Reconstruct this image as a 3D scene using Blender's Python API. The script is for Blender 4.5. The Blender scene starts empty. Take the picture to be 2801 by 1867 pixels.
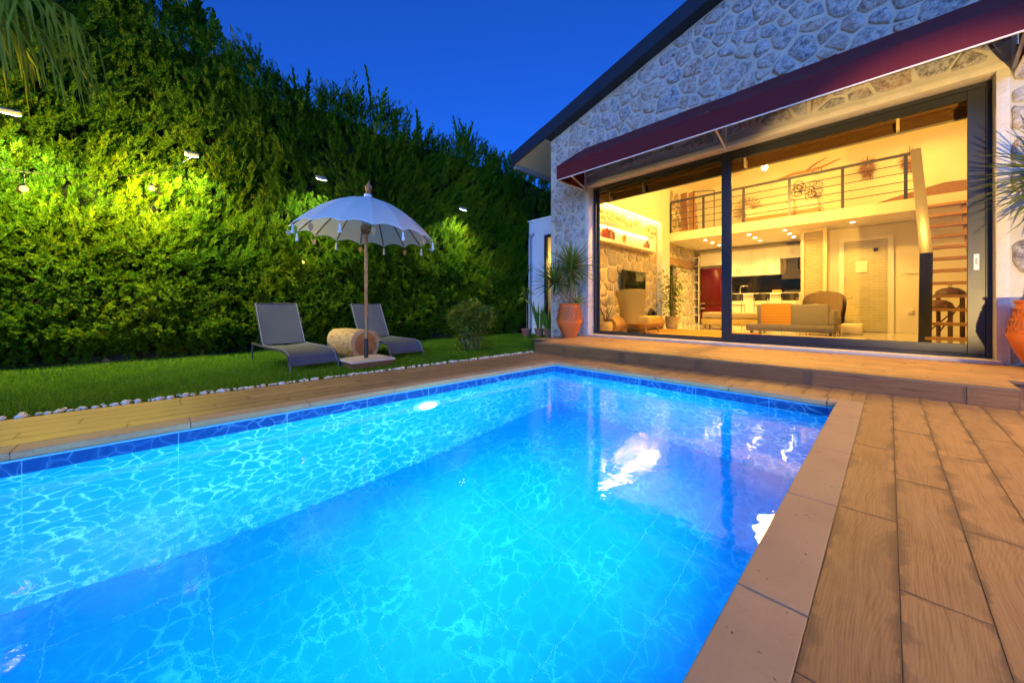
import bpy, bmesh, math, random
import numpy as np
from mathutils import Vector, Matrix, noise

# ------------------------------------------------------------------ camera, sky, exposure
sc = bpy.context.scene
COL = sc.collection
R = math.radians
PI = math.pi
cam = bpy.data.cameras.new('camera')
camo = bpy.data.objects.new('camera', cam)
COL.objects.link(camo)
camo.location = (0, 0, 1.0)
camo.rotation_euler = (PI / 2, 0, R(46.13))
cam.sensor_width = 36
cam.lens = 12.746
cam.shift_y = -0.0341
cam.clip_start = 0.02
cam.clip_end = 3000
sc.camera = camo

world = bpy.data.worlds.new('World')
sc.world = world
world.use_nodes = True
wn = world.node_tree
wn.nodes.clear()
wo = wn.nodes.new('ShaderNodeOutputWorld')
wb = wn.nodes.new('ShaderNodeBackground')
ws = wn.nodes.new('ShaderNodeTexSky')
ws.sky_type = 'NISHITA'
ws.sun_disc = False
ws.sun_elevation = R(10)            # dusk: the last light stands low behind the camera
ws.sun_rotation = R(142)
ws.air_density = 0.6
ws.dust_density = 5.0
ws.ozone_density = 10.0
wm = wn.nodes.new('ShaderNodeMix')
wm.data_type = 'RGBA'
wm.blend_type = 'MULTIPLY'
wm.inputs[0].default_value = 1.0
wm.inputs[7].default_value = (0.62, 0.75, 1.0, 1)
wn.links.new(ws.outputs[0], wm.inputs[6])
wn.links.new(wm.outputs[2], wb.inputs[0])
wb.inputs[1].default_value = 0.135
wn.links.new(wb.outputs[0], wo.inputs[0])

vs = sc.view_settings
vs.view_transform = 'Standard'
vs.look = 'None'
vs.exposure = 1.6
vs.gamma = 1.0
vs.use_curve_mapping = False
cy = sc.cycles
cy.use_denoising = True
try:
    cy.denoiser = 'OPENIMAGEDENOISE'
except Exception:
    pass
cy.use_adaptive_sampling = True
cy.adaptive_threshold = 0.03
cy.adaptive_min_samples = 16
cy.max_bounces = 7
cy.diffuse_bounces = 3
cy.glossy_bounces = 3
cy.transmission_bounces = 6
cy.transparent_max_bounces = 16
cy.sample_clamp_indirect = 3.0
cy.caustics_reflective = False
cy.caustics_refractive = True
cy.blur_glossy = 0.5

random.seed(7)
rng = np.random.default_rng(7)

# ------------------------------------------------------------------ helpers
WM = {}                      # world matrix of every parent we made
ID = Matrix.Identity(4)


def wmat(o):
    return WM.get(o.name, ID)


def link(o, parent=None, world=None):
    """link an object; 'world' is the wanted world matrix (identity for meshes built in world space)"""
    COL.objects.link(o)
    w = ID if world is None else world
    if parent is not None:
        o.parent = parent
        o.matrix_parent_inverse = wmat(parent).inverted()
    o.matrix_basis = w
    WM[o.name] = w.copy()
    return o


def tag(o, label=None, cat=None, group=None, kind=None):
    if label: o['label'] = label
    if cat: o['category'] = cat
    if group: o['group'] = group
    if kind: o['kind'] = kind
    return o


def thing(name, label, cat, loc=(0, 0, 0), group=None):
    o = bpy.data.objects.new(name, None)
    o.empty_display_size = 0.1
    link(o, None, Matrix.Translation(loc))
    return tag(o, label, cat, group)


def finish(me, mat, smooth=None):
    if mat is not None:
        for m in (mat if isinstance(mat, (list, tuple)) else [mat]):
            me.materials.append(m)
    if smooth is not None:
        me.polygons.foreach_set('use_smooth', [True] * len(me.polygons))
        if smooth < 179:
            me.set_sharp_from_angle(angle=R(smooth))
    me.update()
    return me


class MB:
    def __init__(s):
        s.v = []
        s.f = []

    def add(s, vs, fs):
        n = len(s.v)
        s.v += [tuple(v) for v in vs]
        s.f += [tuple(i + n for i in f) for f in fs]
        return s

    def box(s, x0, x1, y0, y1, z0, z1, M=None):
        vs = [Vector((x, y, z)) for z in (z0, z1) for y in (y0, y1) for x in (x0, x1)]
        if M is not None: vs = [M @ v for v in vs]
        return s.add(vs, [(0, 2, 3, 1), (4, 5, 7, 6), (0, 1, 5, 4), (2, 6, 7, 3), (0, 4, 6, 2), (1, 3, 7, 5)])

    def bar(s, a, b, w, h, up=(0, 0, 1)):
        """box from a to b with width w (sideways) and height h (towards up)"""
        a, b, up = Vector(a), Vector(b), Vector(up)
        d = (b - a).normalized()
        side = d.cross(up)
        if side.length < 1e-4: side = d.cross(Vector((1, 0, 0)))
        side.normalize()
        u = side.cross(d).normalized()
        vs = [p + side * (i * w / 2) + u * (j * h / 2) for p in (a, b) for j in (-1, 1) for i in (-1, 1)]
        return s.add(vs, [(0, 1, 3, 2), (4, 6, 7, 5), (0, 4, 5, 1), (2, 3, 7, 6), (0, 2, 6, 4), (1, 5, 7, 3)])

    def tube(s, pts, r, n=8, cap=True):
        pts = [Vector(p) for p in pts]
        m = len(pts)
        rs = r if isinstance(r, (list, tuple)) else [r] * m
        vs, fs = [], []
        ref = None
        for i, p in enumerate(pts):
            d = (pts[min(i + 1, m - 1)] - pts[max(i - 1, 0)])
            d = d.normalized() if d.length > 1e-9 else Vector((0, 0, 1))
            if ref is None:
                ref = Vector((0, 0, 1)) if abs(d.z) < 0.9 else Vector((1, 0, 0))
            u = d.cross(ref)
            if u.length < 1e-5: u = d.orthogonal()
            u.normalize()
            w = d.cross(u).normalized()
            ref = u.cross(d)
            for k in range(n):
                a = 2 * PI * k / n
                vs.append(p + (u * math.cos(a) + w * math.sin(a)) * rs[i])
        for i in range(m - 1):
            for k in range(n):
                k2 = (k + 1) % n
                fs.append((i * n + k, i * n + k2, (i + 1) * n + k2, (i + 1) * n + k))
        if cap:
            fs.append(tuple(range(n - 1, -1, -1)))
            fs.append(tuple((m - 1) * n + k for k in range(n)))
        return s.add(vs, fs)

    def lathe(s, prof, n=24, M=None, cap=True):
        vs, fs = [], []
        for (r, z) in prof:
            for k in range(n):
                a = 2 * PI * k / n
                v = Vector((r * math.cos(a), r * math.sin(a), z))
                vs.append(M @ v if M is not None else v)
        for i in range(len(prof) - 1):
            for k in range(n):
                k2 = (k + 1) % n
                fs.append((i * n + k, i * n + k2, (i + 1) * n + k2, (i + 1) * n + k))
        if cap:
            fs.append(tuple(range(n - 1, -1, -1)))
            fs.append(tuple((len(prof) - 1) * n + k for k in range(n)))
        return s.add(vs, fs)

    def prism(s, poly, fn, a, b):
        """poly of 2-D points; fn(u, v, w) -> world point; extruded from w=a to w=b"""
        n = len(poly)
        vs = [fn(u, v, a) for u, v in poly] + [fn(u, v, b) for u, v in poly]
        fs = [tuple(range(n)), tuple(range(2 * n - 1, n - 1, -1))]
        fs += [(i, i + n, (i + 1) % n + n, (i + 1) % n) for i in range(n)]
        return s.add(vs, fs)

    def grid(s, fn, nu, nv):
        vs = [fn(i / nu, j / nv) for j in range(nv + 1) for i in range(nu + 1)]
        fs = [(j * (nu + 1) + i, j * (nu + 1) + i + 1, (j + 1) * (nu + 1) + i + 1, (j + 1) * (nu + 1) + i)
              for j in range(nv) for i in range(nu)]
        return s.add(vs, fs)

    def ball(s, c, rx, ry=None, rz=None, nu=12, nv=8):
        ry = ry or rx
        rz = rz or rx
        c = Vector(c)
        vs, fs = [c + Vector((0, 0, -rz))], []
        for j in range(1, nv):
            t = -PI / 2 + PI * j / nv
            for i in range(nu):
                a = 2 * PI * i / nu
                vs.append(c + Vector((rx * math.cos(t) * math.cos(a), ry * math.cos(t) * math.sin(a), rz * math.sin(t))))
        vs.append(c + Vector((0, 0, rz)))
        for i in range(nu):
            fs.append((0, 1 + (i + 1) % nu, 1 + i))
            for j in range(nv - 2):
                a = 1 + j * nu
                fs.append((a + i, a + (i + 1) % nu, a + nu + (i + 1) % nu, a + nu + i))
            a = 1 + (nv - 2) * nu
            fs.append((a + i, a + (i + 1) % nu, len(vs) - 1))
        return s.add(vs, fs)

    def mesh(s, name, mat=None, smooth=None, bevel=0, seg=2):
        me = bpy.data.meshes.new(name)
        me.from_pydata(s.v, [], s.f)
        bm = bmesh.new()
        bm.from_mesh(me)
        bmesh.ops.recalc_face_normals(bm, faces=bm.faces)
        if bevel:
            bmesh.ops.bevel(bm, geom=bm.edges[:], offset=bevel, segments=seg, affect='EDGES', profile=0.5, clamp_overlap=True)
            if smooth is None: smooth = 30
        bm.to_mesh(me)
        bm.free()
        return finish(me, mat, smooth)

    def build(s, name, mat=None, parent=None, smooth=None, bevel=0, seg=2):
        o = bpy.data.objects.new(name, s.mesh(name, mat, smooth, bevel, seg))
        return link(o, parent)


def inst(name, me, parent, M):
    o = bpy.data.objects.new(name, me)
    return link(o, parent, M)


def T(x, y, z): return Matrix.Translation((x, y, z))
def RZ(a): return Matrix.Rotation(a, 4, 'Z')
def RX(a): return Matrix.Rotation(a, 4, 'X')
def RY(a): return Matrix.Rotation(a, 4, 'Y')
def SC(x, y, z): return Matrix.Diagonal((x, y, z, 1))


# ------------------------------------------------------------------ materials
class G:
    """tiny node-graph helper"""
    def __init__(s, name):
        s.m = bpy.data.materials.new(name)
        s.m.use_nodes = True
        s.t = s.m.node_tree
        s.t.nodes.clear()
        s.out = s.t.nodes.new('ShaderNodeOutputMaterial')

    def n(s, typ, **kw):
        nd = s.t.nodes.new('ShaderNode' + typ)
        for k, v in kw.items(): setattr(nd, k, v)
        return nd

    def set(s, sock, v):
        if hasattr(v, 'links'): s.t.links.new(v, sock)
        else: sock.default_value = v

    def coord(s, kind='Object', scale=(1, 1, 1), offset=None, rot=(0, 0, 0)):
        if kind == 'World':
            src = s.n('NewGeometry').outputs['Position']
        else:
            src = s.n('TexCoord').outputs[kind]
        mp = s.n('Mapping')
        s.set(mp.inputs[0], src)
        mp.inputs['Scale'].default_value = scale
        mp.inputs['Rotation'].default_value = rot
        if offset is not None: s.set(mp.inputs['Location'], offset)
        return mp.outputs[0]

    def rand(s):
        return s.n('ObjectInfo').outputs['Random']

    def noise(s, vec, scale=5, detail=4, rough=0.55, dist=0.0):
        nd = s.n('TexNoise')
        s.set(nd.inputs['Vector'], vec)
        nd.inputs['Scale'].default_value = scale
        nd.inputs['Detail'].default_value = detail
        nd.inputs['Roughness'].default_value = rough
        nd.inputs['Distortion'].default_value = dist
        return nd.outputs['Fac']

    def noisec(s, vec, scale=5, detail=2):
        nd = s.n('TexNoise')
        s.set(nd.inputs['Vector'], vec)
        nd.inputs['Scale'].default_value = scale
        nd.inputs['Detail'].default_value = detail
        return nd.outputs['Color']

    def voro(s, vec, scale=5, feature='F1', rnd=1.0):
        nd = s.n('TexVoronoi', feature=feature)
        s.set(nd.inputs['Vector'], vec)
        nd.inputs['Scale'].default_value = scale
        nd.inputs['Randomness'].default_value = rnd
        return nd.outputs['Distance']

    def ramp(s, fac, stops, interp='LINEAR'):
        nd = s.n('ValToRGB')
        cr = nd.color_ramp
        cr.interpolation = interp
        while len(cr.elements) < len(stops): cr.elements.new(0.5)
        for e, (p, c) in zip(cr.elements, stops):
            e.position = p
            e.color = c if len(c) == 4 else (*c, 1)
        s.set(nd.inputs[0], fac)
        return nd.outputs[0]

    def mix(s, fac, a, b, mode='MIX'):
        nd = s.n('Mix', data_type='RGBA', blend_type=mode)
        s.set(nd.inputs[0], fac)
        for i, v in ((6, a), (7, b)):
            if isinstance(v, tuple) and len(v) == 3: v = (*v, 1)
            s.set(nd.inputs[i], v)
        return nd.outputs[2]

    def math(s, op, a, b=0.0, clamp=False):
        nd = s.n('Math', operation=op, use_clamp=clamp)
        s.set(nd.inputs[0], a)
        s.set(nd.inputs[1], b)
        return nd.outputs[0]

    def vmath(s, op, a, b):
        nd = s.n('VectorMath', operation=op)
        s.set(nd.inputs[0], a)
        s.set(nd.inputs[1], b)
        return nd.outputs[0]

    def sep(s, v):
        nd = s.n('SeparateXYZ')
        s.set(nd.inputs[0], v)
        return nd.outputs

    def bump(s, h, strength=0.3, dist=0.01):
        nd = s.n('Bump')
        nd.inputs['Strength'].default_value = strength
        nd.inputs['Distance'].default_value = dist
        s.set(nd.inputs['Height'], h)
        return nd.outputs[0]

    def bsdf(s, color, rough=0.6, metal=0.0, normal=None, spec=0.5, **kw):
        b = s.n('BsdfPrincipled')
        if isinstance(color, tuple) and len(color) == 3: color = (*color, 1)
        s.set(b.inputs['Base Color'], color)
        s.set(b.inputs['Roughness'], rough)
        s.set(b.inputs['Metallic'], metal)
        s.set(b.inputs['Specular IOR Level'], spec)
        if normal is not None: s.set(b.inputs['Normal'], normal)
        for k, v in kw.items(): s.set(b.inputs[k], v)
        return b.outputs[0]

    def done(s, shader):
        s.t.links.new(shader, s.out.inputs['Surface'])
        return s.m


def plain(name, col, rough=0.6, metal=0.0, var=0.12, scale=6.0, bump=0.0, bscale=60, spec=0.5):
    g = G(name)
    v = g.coord('Object', offset=None)
    nz = g.noise(v, scale, 5)
    c = g.mix(nz, tuple(x * (1 - var) for x in col), tuple(min(1, x * (1 + var)) for x in col))
    nrm = None
    if bump: nrm = g.bump(g.noise(v, bscale, 4), bump, 0.01)
    rr = g.math('ADD', g.math('MULTIPLY', nz, 0.12), rough - 0.06)
    return g.done(g.bsdf(c, rr, metal, nrm, spec))


def emit(name, col, strength):
    g = G(name)
    e = g.n('Emission')
    e.inputs[0].default_value = (*col, 1)
    e.inputs[1].default_value = strength
    return g.done(e.outputs[0])


def wood_mat(name, dark, mid, light, grain=1.0, rough=0.55, stain=True, length=1.2, width=0.2, var=0.5):
    """grain along local X; every object gets its own cut of the pattern"""
    g = G(name)
    rnd = g.rand()
    off = g.n('CombineXYZ')
    g.set(off.inputs[0], g.math('MULTIPLY', rnd, 37.0))
    g.set(off.inputs[1], g.math('MULTIPLY', rnd, 91.0))
    g.set(off.inputs[2], g.math('MULTIPLY', rnd, 13.0))
    base = g.coord('Object')
    pos = g.vmath('ADD', base, off.outputs[0])
    v1 = g.vmath('MULTIPLY', pos, (1.7 * grain, 30 * grain, 30 * grain))
    ring = g.noise(v1, 1.2, 5, 0.6, 1.6)
    v2 = g.vmath('MULTIPLY', pos, (5 * grain, 110 * grain, 110 * grain))
    fine = g.noise(v2, 1.0, 3, 0.6)
    wv = g.n('TexWave', wave_type='BANDS', bands_direction='Y')
    g.set(wv.inputs['Vector'], g.vmath('ADD', g.vmath('MULTIPLY', pos, (0.9, 5, 5)), g.noisec(g.vmath('MULTIPLY', pos, (0.8, 2.5, 2.5)), 1.4)))
    wv.inputs['Scale'].default_value = 6.0 * grain
    wv.inputs['Distortion'].default_value = 5.0
    wv.inputs['Detail'].default_value = 3
    f = g.math('ADD', g.math('MULTIPLY', ring, 0.6), g.math('MULTIPLY', wv.outputs['Fac'], 0.10))
    f = g.math('ADD', f, g.math('MULTIPLY', fine, 0.34))
    c = g.ramp(f, [(0.32, dark), (0.52, mid), (0.74, light)])
    # board to board tone
    tone = g.math('ADD', g.math('MULTIPLY', g.math('FRACT', g.math('MULTIPLY', rnd, 7.3)), var), 1.0 - var / 2)
    c = g.vmath('MULTIPLY', c, g.comb(tone, tone, tone))
    if stain:
        xyz = g.sep(base)
        ex = g.math('SUBTRACT', length / 2, g.math('ABSOLUTE', xyz[0]))
        ey = g.math('SUBTRACT', width / 2, g.math('ABSOLUTE', xyz[1]))
        e = g.math('MINIMUM', ex, ey)
        nz = g.noise(g.vmath('MULTIPLY', pos, (3, 3, 3)), 1.6, 3)
        wd = g.math('MULTIPLY', g.math('SUBTRACT', nz, 0.44, True), 0.30)
        s_ = g.math('DIVIDE', e, g.math('ADD', wd, 0.002))
        s_ = g.math('SUBTRACT', 1.0, s_, True)
        c = g.mix(g.math('MULTIPLY', s_, 0.62), c, (0.065, 0.046, 0.030))
        blot = g.ramp(g.noise(g.vmath('MULTIPLY', pos, (2.2, 5, 5)), 1.0, 5, .65), [(0.52, (0, 0, 0)), (0.78, (.55, .55, .55))])
        c = g.mix(blot, c, (0.15, 0.085, 0.038))
    nrm = g.bump(g.math('ADD', fine, g.math('MULTIPLY', ring, 0.6)), 0.22, 0.004)
    rr = g.math('ADD', g.math('MULTIPLY', ring, 0.2), rough - 0.1)
    return g.done(g.bsdf(c, rr, 0, nrm, 0.4))


def comb(s, x, y, z):
    nd = s.n('CombineXYZ')
    for i, v in enumerate((x, y, z)): s.set(nd.inputs[i], v)
    return nd.outputs[0]


G.comb = comb


def stone_mat(name, warm=False):
    g = G(name)
    rnd = g.rand()
    v = g.coord('World')
    n1 = g.noise(v, 11, 8, 0.8)
    n2 = g.noise(v, 2.6, 4, 0.6)
    n3 = g.noise(v, 17, 9, 0.82, 0.6)
    pick = g.ramp(rnd, [(0.0, (0.17, 0.18, 0.20)), (0.22, (0.36, 0.36, 0.36)), (0.42, (0.52, 0.40, 0.26)), (0.58, (0.24, 0.25, 0.27)),
                        (0.72, (0.56, 0.37, 0.19)), (0.82, (0.34, 0.34, 0.35)), (0.93, (0.52, 0.26, 0.13)), (1.0, (0.20, 0.21, 0.23))])
    c = g.mix(g.ramp(n1, [(0.40, (0, 0, 0)), (0.60, (1, 1, 1))]), g.mix(1.0, pick, (0.42, 0.42, 0.46), 'MULTIPLY'), g.mix(0.6, pick, (0.60, 0.60, 0.60)))
    c = g.mix(g.ramp(n2, [(0.55, (0, 0, 0)), (0.72, (0.75, 0.75, 0.75))]), c, (0.36, 0.21, 0.11))
    c = g.mix(g.ramp(n3, [(0.50, (0, 0, 0)), (0.60, (0.85, 0.85, 0.85))]), c, (0.58, 0.54, 0.45))
    # mortar smeared over the stone's rim
    rim = g.n('Attribute', attribute_name='rim').outputs['Fac']
    rf = g.math('ADD', rim, g.math('MULTIPLY', g.math('SUBTRACT', g.noise(v, 13, 5, .7), 0.5), 1.5))
    c = g.mix(g.ramp(rf, [(0.10, (1, 1, 1)), (0.30, (0, 0, 0))]), c, (0.52, 0.48, 0.40))
    if warm: c = g.mix(0.45, c, (0.50, 0.38, 0.22))
    h = g.math('ADD', g.math('MULTIPLY', n1, 1.0), g.math('MULTIPLY', n3, 0.5))
    return g.done(g.bsdf(c, 0.85, 0, g.bump(h, 0.9, 0.03), 0.3))


def mortar_mat(name, col):
    g = G(name)
    v = g.coord('World')
    n1 = g.noise(v, 5, 6, 0.65)
    n2 = g.noise(v, 45, 5, 0.7)
    c = g.mix(n1, tuple(x * 0.72 for x in col), tuple(min(1, x * 1.12) for x in col))
    st = g.ramp(g.noise(v, 1.7, 5, 0.7), [(0.56, (0, 0, 0)), (0.75, (0.6, 0.6, 0.6))])
    c = g.mix(st, c, tuple(x * 0.55 for x in col))
    h = g.math('ADD', n1, g.math('MULTIPLY', n2, 0.35))
    return g.done(g.bsdf(c, 0.9, 0, g.bump(h, 0.7, 0.03), 0.25))


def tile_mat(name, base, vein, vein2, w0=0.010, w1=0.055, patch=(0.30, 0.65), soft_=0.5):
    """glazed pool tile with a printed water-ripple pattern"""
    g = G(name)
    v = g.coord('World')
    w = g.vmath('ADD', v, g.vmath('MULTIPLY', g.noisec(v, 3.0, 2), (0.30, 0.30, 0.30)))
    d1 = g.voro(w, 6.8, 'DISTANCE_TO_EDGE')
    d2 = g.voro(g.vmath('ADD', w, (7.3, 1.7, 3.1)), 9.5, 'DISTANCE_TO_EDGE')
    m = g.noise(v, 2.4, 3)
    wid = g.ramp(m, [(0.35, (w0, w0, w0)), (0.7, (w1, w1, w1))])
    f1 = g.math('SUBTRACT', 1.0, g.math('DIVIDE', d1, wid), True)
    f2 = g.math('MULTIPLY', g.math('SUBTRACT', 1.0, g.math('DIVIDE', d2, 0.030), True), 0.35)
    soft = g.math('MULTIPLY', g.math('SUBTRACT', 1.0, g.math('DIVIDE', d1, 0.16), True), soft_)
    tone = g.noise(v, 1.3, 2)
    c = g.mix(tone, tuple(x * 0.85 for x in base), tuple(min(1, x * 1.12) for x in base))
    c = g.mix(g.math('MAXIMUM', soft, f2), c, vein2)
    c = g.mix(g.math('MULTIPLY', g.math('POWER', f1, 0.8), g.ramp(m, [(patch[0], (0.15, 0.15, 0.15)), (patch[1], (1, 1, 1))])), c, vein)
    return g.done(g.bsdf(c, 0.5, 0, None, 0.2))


def leaf_mat(name, c1, c2, c3, trans=0.35, rough=0.6):
    g = G(name)
    at = g.n('Attribute', attribute_name='tint')
    c = g.ramp(at.outputs['Fac'], [(0.0, c1), (0.5, c2), (1.0, c3)])
    p = g.bsdf(c, rough, 0, None, 0.12)
    tr = g.n('BsdfTranslucent')
    g.set(tr.inputs[0], g.mix(1.0, c, (1.3, 1.35, 0.7), 'MULTIPLY'))
    mx = g.n('MixShader')
    mx.inputs[0].default_value = trans
    g.t.links.new(p, mx.inputs[1])
    g.t.links.new(tr.outputs[0], mx.inputs[2])
    return g.done(mx.outputs[0])


def glass_mat(name, tint=(1, 1, 1), refl=1.0):
    """thin architectural pane: clear straight-through plus a Fresnel reflection"""
    g = G(name)
    tr = g.n('BsdfTransparent')
    tr.inputs[0].default_value = (*tint, 1)
    gl = g.n('BsdfGlossy')
    gl.inputs['Roughness'].default_value = 0.0
    fr = g.n('Fresnel')
    fr.inputs[0].default_value = 1.45
    mx = g.n('MixShader')
    g.set(mx.inputs[0], g.math('MULTIPLY', fr.outputs[0], refl, True))
    g.t.links.new(tr.outputs[0], mx.inputs[1])
    g.t.links.new(gl.outputs[0], mx.inputs[2])
    return g.done(mx.outputs[0])


M = {}
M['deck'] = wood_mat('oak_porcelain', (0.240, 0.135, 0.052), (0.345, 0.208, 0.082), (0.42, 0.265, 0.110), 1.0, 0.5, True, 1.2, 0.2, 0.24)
M['riser'] = wood_mat('oak_riser_shaded', (0.095, 0.045, 0.016), (0.17, 0.085, 0.032), (0.24, 0.13, 0.05), 1.0, 0.55, True, 1.2, 0.2, 0.3)  # darker copy of the deck oak; the riser's shade is in its colour
M['wood'] = wood_mat('warm_wood', (0.26, 0.13, 0.045), (0.42, 0.24, 0.09), (0.52, 0.33, 0.14), 1.0, 0.5, False, 1, 1, 0.2)
M['darkwood'] = wood_mat('dark_wood', (0.05, 0.025, 0.012), (0.10, 0.05, 0.022), (0.16, 0.08, 0.035), 1.0, 0.55, False, 1, 1, 0.2)
M['stone'] = stone_mat('field_stone')
M['stone_in'] = stone_mat('field_stone_indoor', True)
M['mortar'] = mortar_mat('pale_mortar', (0.52, 0.48, 0.40))
M['mortar_in'] = mortar_mat('indoor_mortar', (0.66, 0.56, 0.38))
M['plaster'] = mortar_mat('smooth_plaster', (0.62, 0.57, 0.50))
M['wall'] = plain('white_wall', (0.78, 0.74, 0.66), 0.8, 0, 0.03, 3, 0.03, 120)
M['annexe'] = plain('white_render', (0.56, 0.60, 0.66), 0.8, 0, 0.10, 2, 0.1, 60)
M['metal_dark'] = plain('anthracite_frame', (0.030, 0.031, 0.034), 0.38, 0.3, 0.08, 3)
M['roof'] = plain('dark_roof_sheet', (0.020, 0.024, 0.034), 0.42, 0.2, 0.15, 2)
M['soffit'] = plain('cream_soffit', (0.62, 0.58, 0.48), 0.7, 0, 0.08, 1.5)
M['gutter'] = plain('grey_gutter', (0.28, 0.28, 0.29), 0.5, 0.2, 0.1)
M['white_metal'] = plain('white_bar', (0.72, 0.68, 0.60), 0.45, 0, 0.06)
M['steel'] = plain('brushed_steel', (0.42, 0.42, 0.42), 0.32, 0.9, 0.1)
M['chrome'] = plain('chrome', (0.7, 0.7, 0.7), 0.12, 1.0, 0.03)
M['black'] = plain('black_paint', (0.012, 0.012, 0.013), 0.4, 0.0, 0.1)
M['rail'] = plain('railing_steel', (0.055, 0.06, 0.085), 0.4, 0.4, 0.1)
M['terracotta'] = plain('terracotta', (0.55, 0.125, 0.018), 0.65, 0, 0.16, 5, 0.25, 80)
M['brownpot'] = plain('brown_clay_pot', (0.20, 0.085, 0.05), 0.7, 0, 0.15, 5, 0.2, 80)
M['soil'] = plain('soil', (0.03, 0.02, 0.012), 0.95, 0, 0.4, 20, 0.8, 50)
M['pebble'] = plain('white_pebble', (0.64, 0.56, 0.45), 0.65, 0, 0.25, 9, 0.15, 60)
M['lawn'] = plain('lawn_earth', (0.028, 0.045, 0.008), 0.95, 0, 0.5, 30, 0.8, 90)
M['ground'] = plain('dark_earth', (0.035, 0.035, 0.022), 0.95, 0, 0.4, 4, 0.5, 40)
M['white_gloss'] = plain('white_gloss', (0.80, 0.77, 0.70), 0.12, 0, 0.02)
M['grout'] = plain('pale_grout', (0.16, 0.66, 0.92), 0.8, 0, 0.06)
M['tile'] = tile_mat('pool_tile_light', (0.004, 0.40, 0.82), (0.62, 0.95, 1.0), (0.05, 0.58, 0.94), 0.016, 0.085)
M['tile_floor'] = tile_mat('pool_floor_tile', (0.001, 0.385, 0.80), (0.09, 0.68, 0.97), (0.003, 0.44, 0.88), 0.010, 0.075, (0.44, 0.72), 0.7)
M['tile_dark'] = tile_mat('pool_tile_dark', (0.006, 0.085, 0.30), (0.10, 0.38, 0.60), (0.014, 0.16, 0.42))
M['glass'] = glass_mat('door_glass', (0.99, 0.92, 0.72), 0.28)
M['dark_glass'] = plain('dark_glass', (0.012, 0.012, 0.012), 0.05, 0, 0.02)
M['soft_white'] = plain('white_plastic', (0.82, 0.84, 0.86), 0.35, 0, 0.03)

# ------------------------------------------------------------------ ground, lawn, pool, deck
PX0, PX1, PY0, PY1 = -4.18, -0.38, -3.74, 5.07      # pool
WZ = -0.16                                          # water level
FZ = -2.24                                          # pool floor
g = MB()
B = 900
for (x0, x1, y0, y1) in ((-B, PX0 - .3, -B, B), (PX1 + .3, B, -B, B), (PX0 - .3, PX1 + .3, PY1 + .3, B), (PX0 - .3, PX1 + .3, -B, PY0 - .3)):
    g.add([(x0, y0, -.06), (x1, y0, -.06), (x1, y1, -.06), (x0, y1, -.06)], [(0, 1, 2, 3)])
tag(g.build('ground', M['ground']), kind='structure')
lw = MB().box(-13, -5.40, -8, 30, -.05, -.012)
tag(lw.build('lawn', M['lawn']), kind='structure')


def tint_mesh(name, V, F, tint, mat, smooth=False):
    """fast mesh from numpy arrays; F is (n,3) or (n,4)"""
    me = bpy.data.meshes.new(name)
    nv, nf, k = len(V), len(F), F.shape[1]
    me.vertices.add(nv)
    me.vertices.foreach_set('co', np.ascontiguousarray(V, dtype=np.float32).ravel())
    me.loops.add(nf * k)
    me.loops.foreach_set('vertex_index', np.ascontiguousarray(F, dtype=np.int32).ravel())
    me.polygons.add(nf)
    me.polygons.foreach_set('loop_start', np.arange(0, nf * k, k, dtype=np.int32))
    me.polygons.foreach_set('loop_total', np.full(nf, k, dtype=np.int32))
    if smooth: me.polygons.foreach_set('use_smooth', np.ones(nf, dtype=bool))
    a = me.attributes.new('tint', 'FLOAT', 'POINT')
    a.data.foreach_set('value', np.ascontiguousarray(tint, dtype=np.float32))
    me.materials.append(mat)
    me.update()
    me.validate()
    return me


M['grass'] = leaf_mat('grass_blade', (0.045, 0.125, 0.004), (0.085, 0.195, 0.007), (0.14, 0.23, 0.014), 0.3)


def grass(n, x0, x1, y0, y1):
    x = rng.uniform(x0, x1, n)
    y = rng.uniform(y0, y1, n)
    clump = np.sin(x * 3.1 + 1.3 * np.sin(y * 2.2)) * np.sin(y * 2.7 + x) * .5 + .5
    h = rng.uniform(.028, .06, n) * (.75 + .5 * clump)
    h = np.where(rng.random(n) < .004, h * 1.9, h)
    a = rng.uniform(0, 2 * PI, n)
    w = rng.uniform(.0045, .0085, n)
    lean = rng.normal(0, .45, (n, 2)) * h[:, None]
    base = np.stack([x, y, np.full(n, -.014)], 1)
    sd = np.stack([np.cos(a) * w, np.sin(a) * w, np.zeros(n)], 1)
    tip = base + np.stack([lean[:, 0], lean[:, 1], h], 1)
    V = np.stack([base - sd, base + sd, tip], 1).reshape(-1, 3)
    F = np.arange(3 * n).reshape(-1, 3)
    t = np.clip(.25 + .4 * clump + rng.normal(0, .2, n), 0, 1)
    return V, F, np.repeat(t, 3)


V, F, t = grass(150000, -9.7, -5.47, -3.2, 9.6)
o = bpy.data.objects.new('grass', tint_mesh('grass', V, F, t, M['grass']))
tag(link(o), 'short green lawn grass between hedge and pool deck', 'grass', kind='stuff')

# pool basin (grout bed) and its tiles
pool = thing('swimming_pool', 'blue tiled swimming pool lit from under the water', 'pool', (-2.28, 0.7, FZ))
b = MB()
b.box(PX0 - .25, PX0 - .003, PY0 - .25, PY1 + .25, FZ - .2, -.058)
b.box(PX1 + .003, PX1 + .25, PY0 - .25, PY1 + .25, FZ - .2, -.058)
b.box(PX0 - .25, PX1 + .25, PY1 + .003, PY1 + .25, FZ - .2, -.060)
b.box(PX0 - .25, PX1 + .25, PY0 - .25, PY0 - .012, FZ - .2, -.060)
b.box(PX0 - .25, PX1 + .25, PY0 - .25, PY1 + .25, FZ - .25, FZ - .0025)
basin = b.build('basin', M['grout'], pool)
TW, TH, GAP = 0.803, 0.412, 0.006


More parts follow.
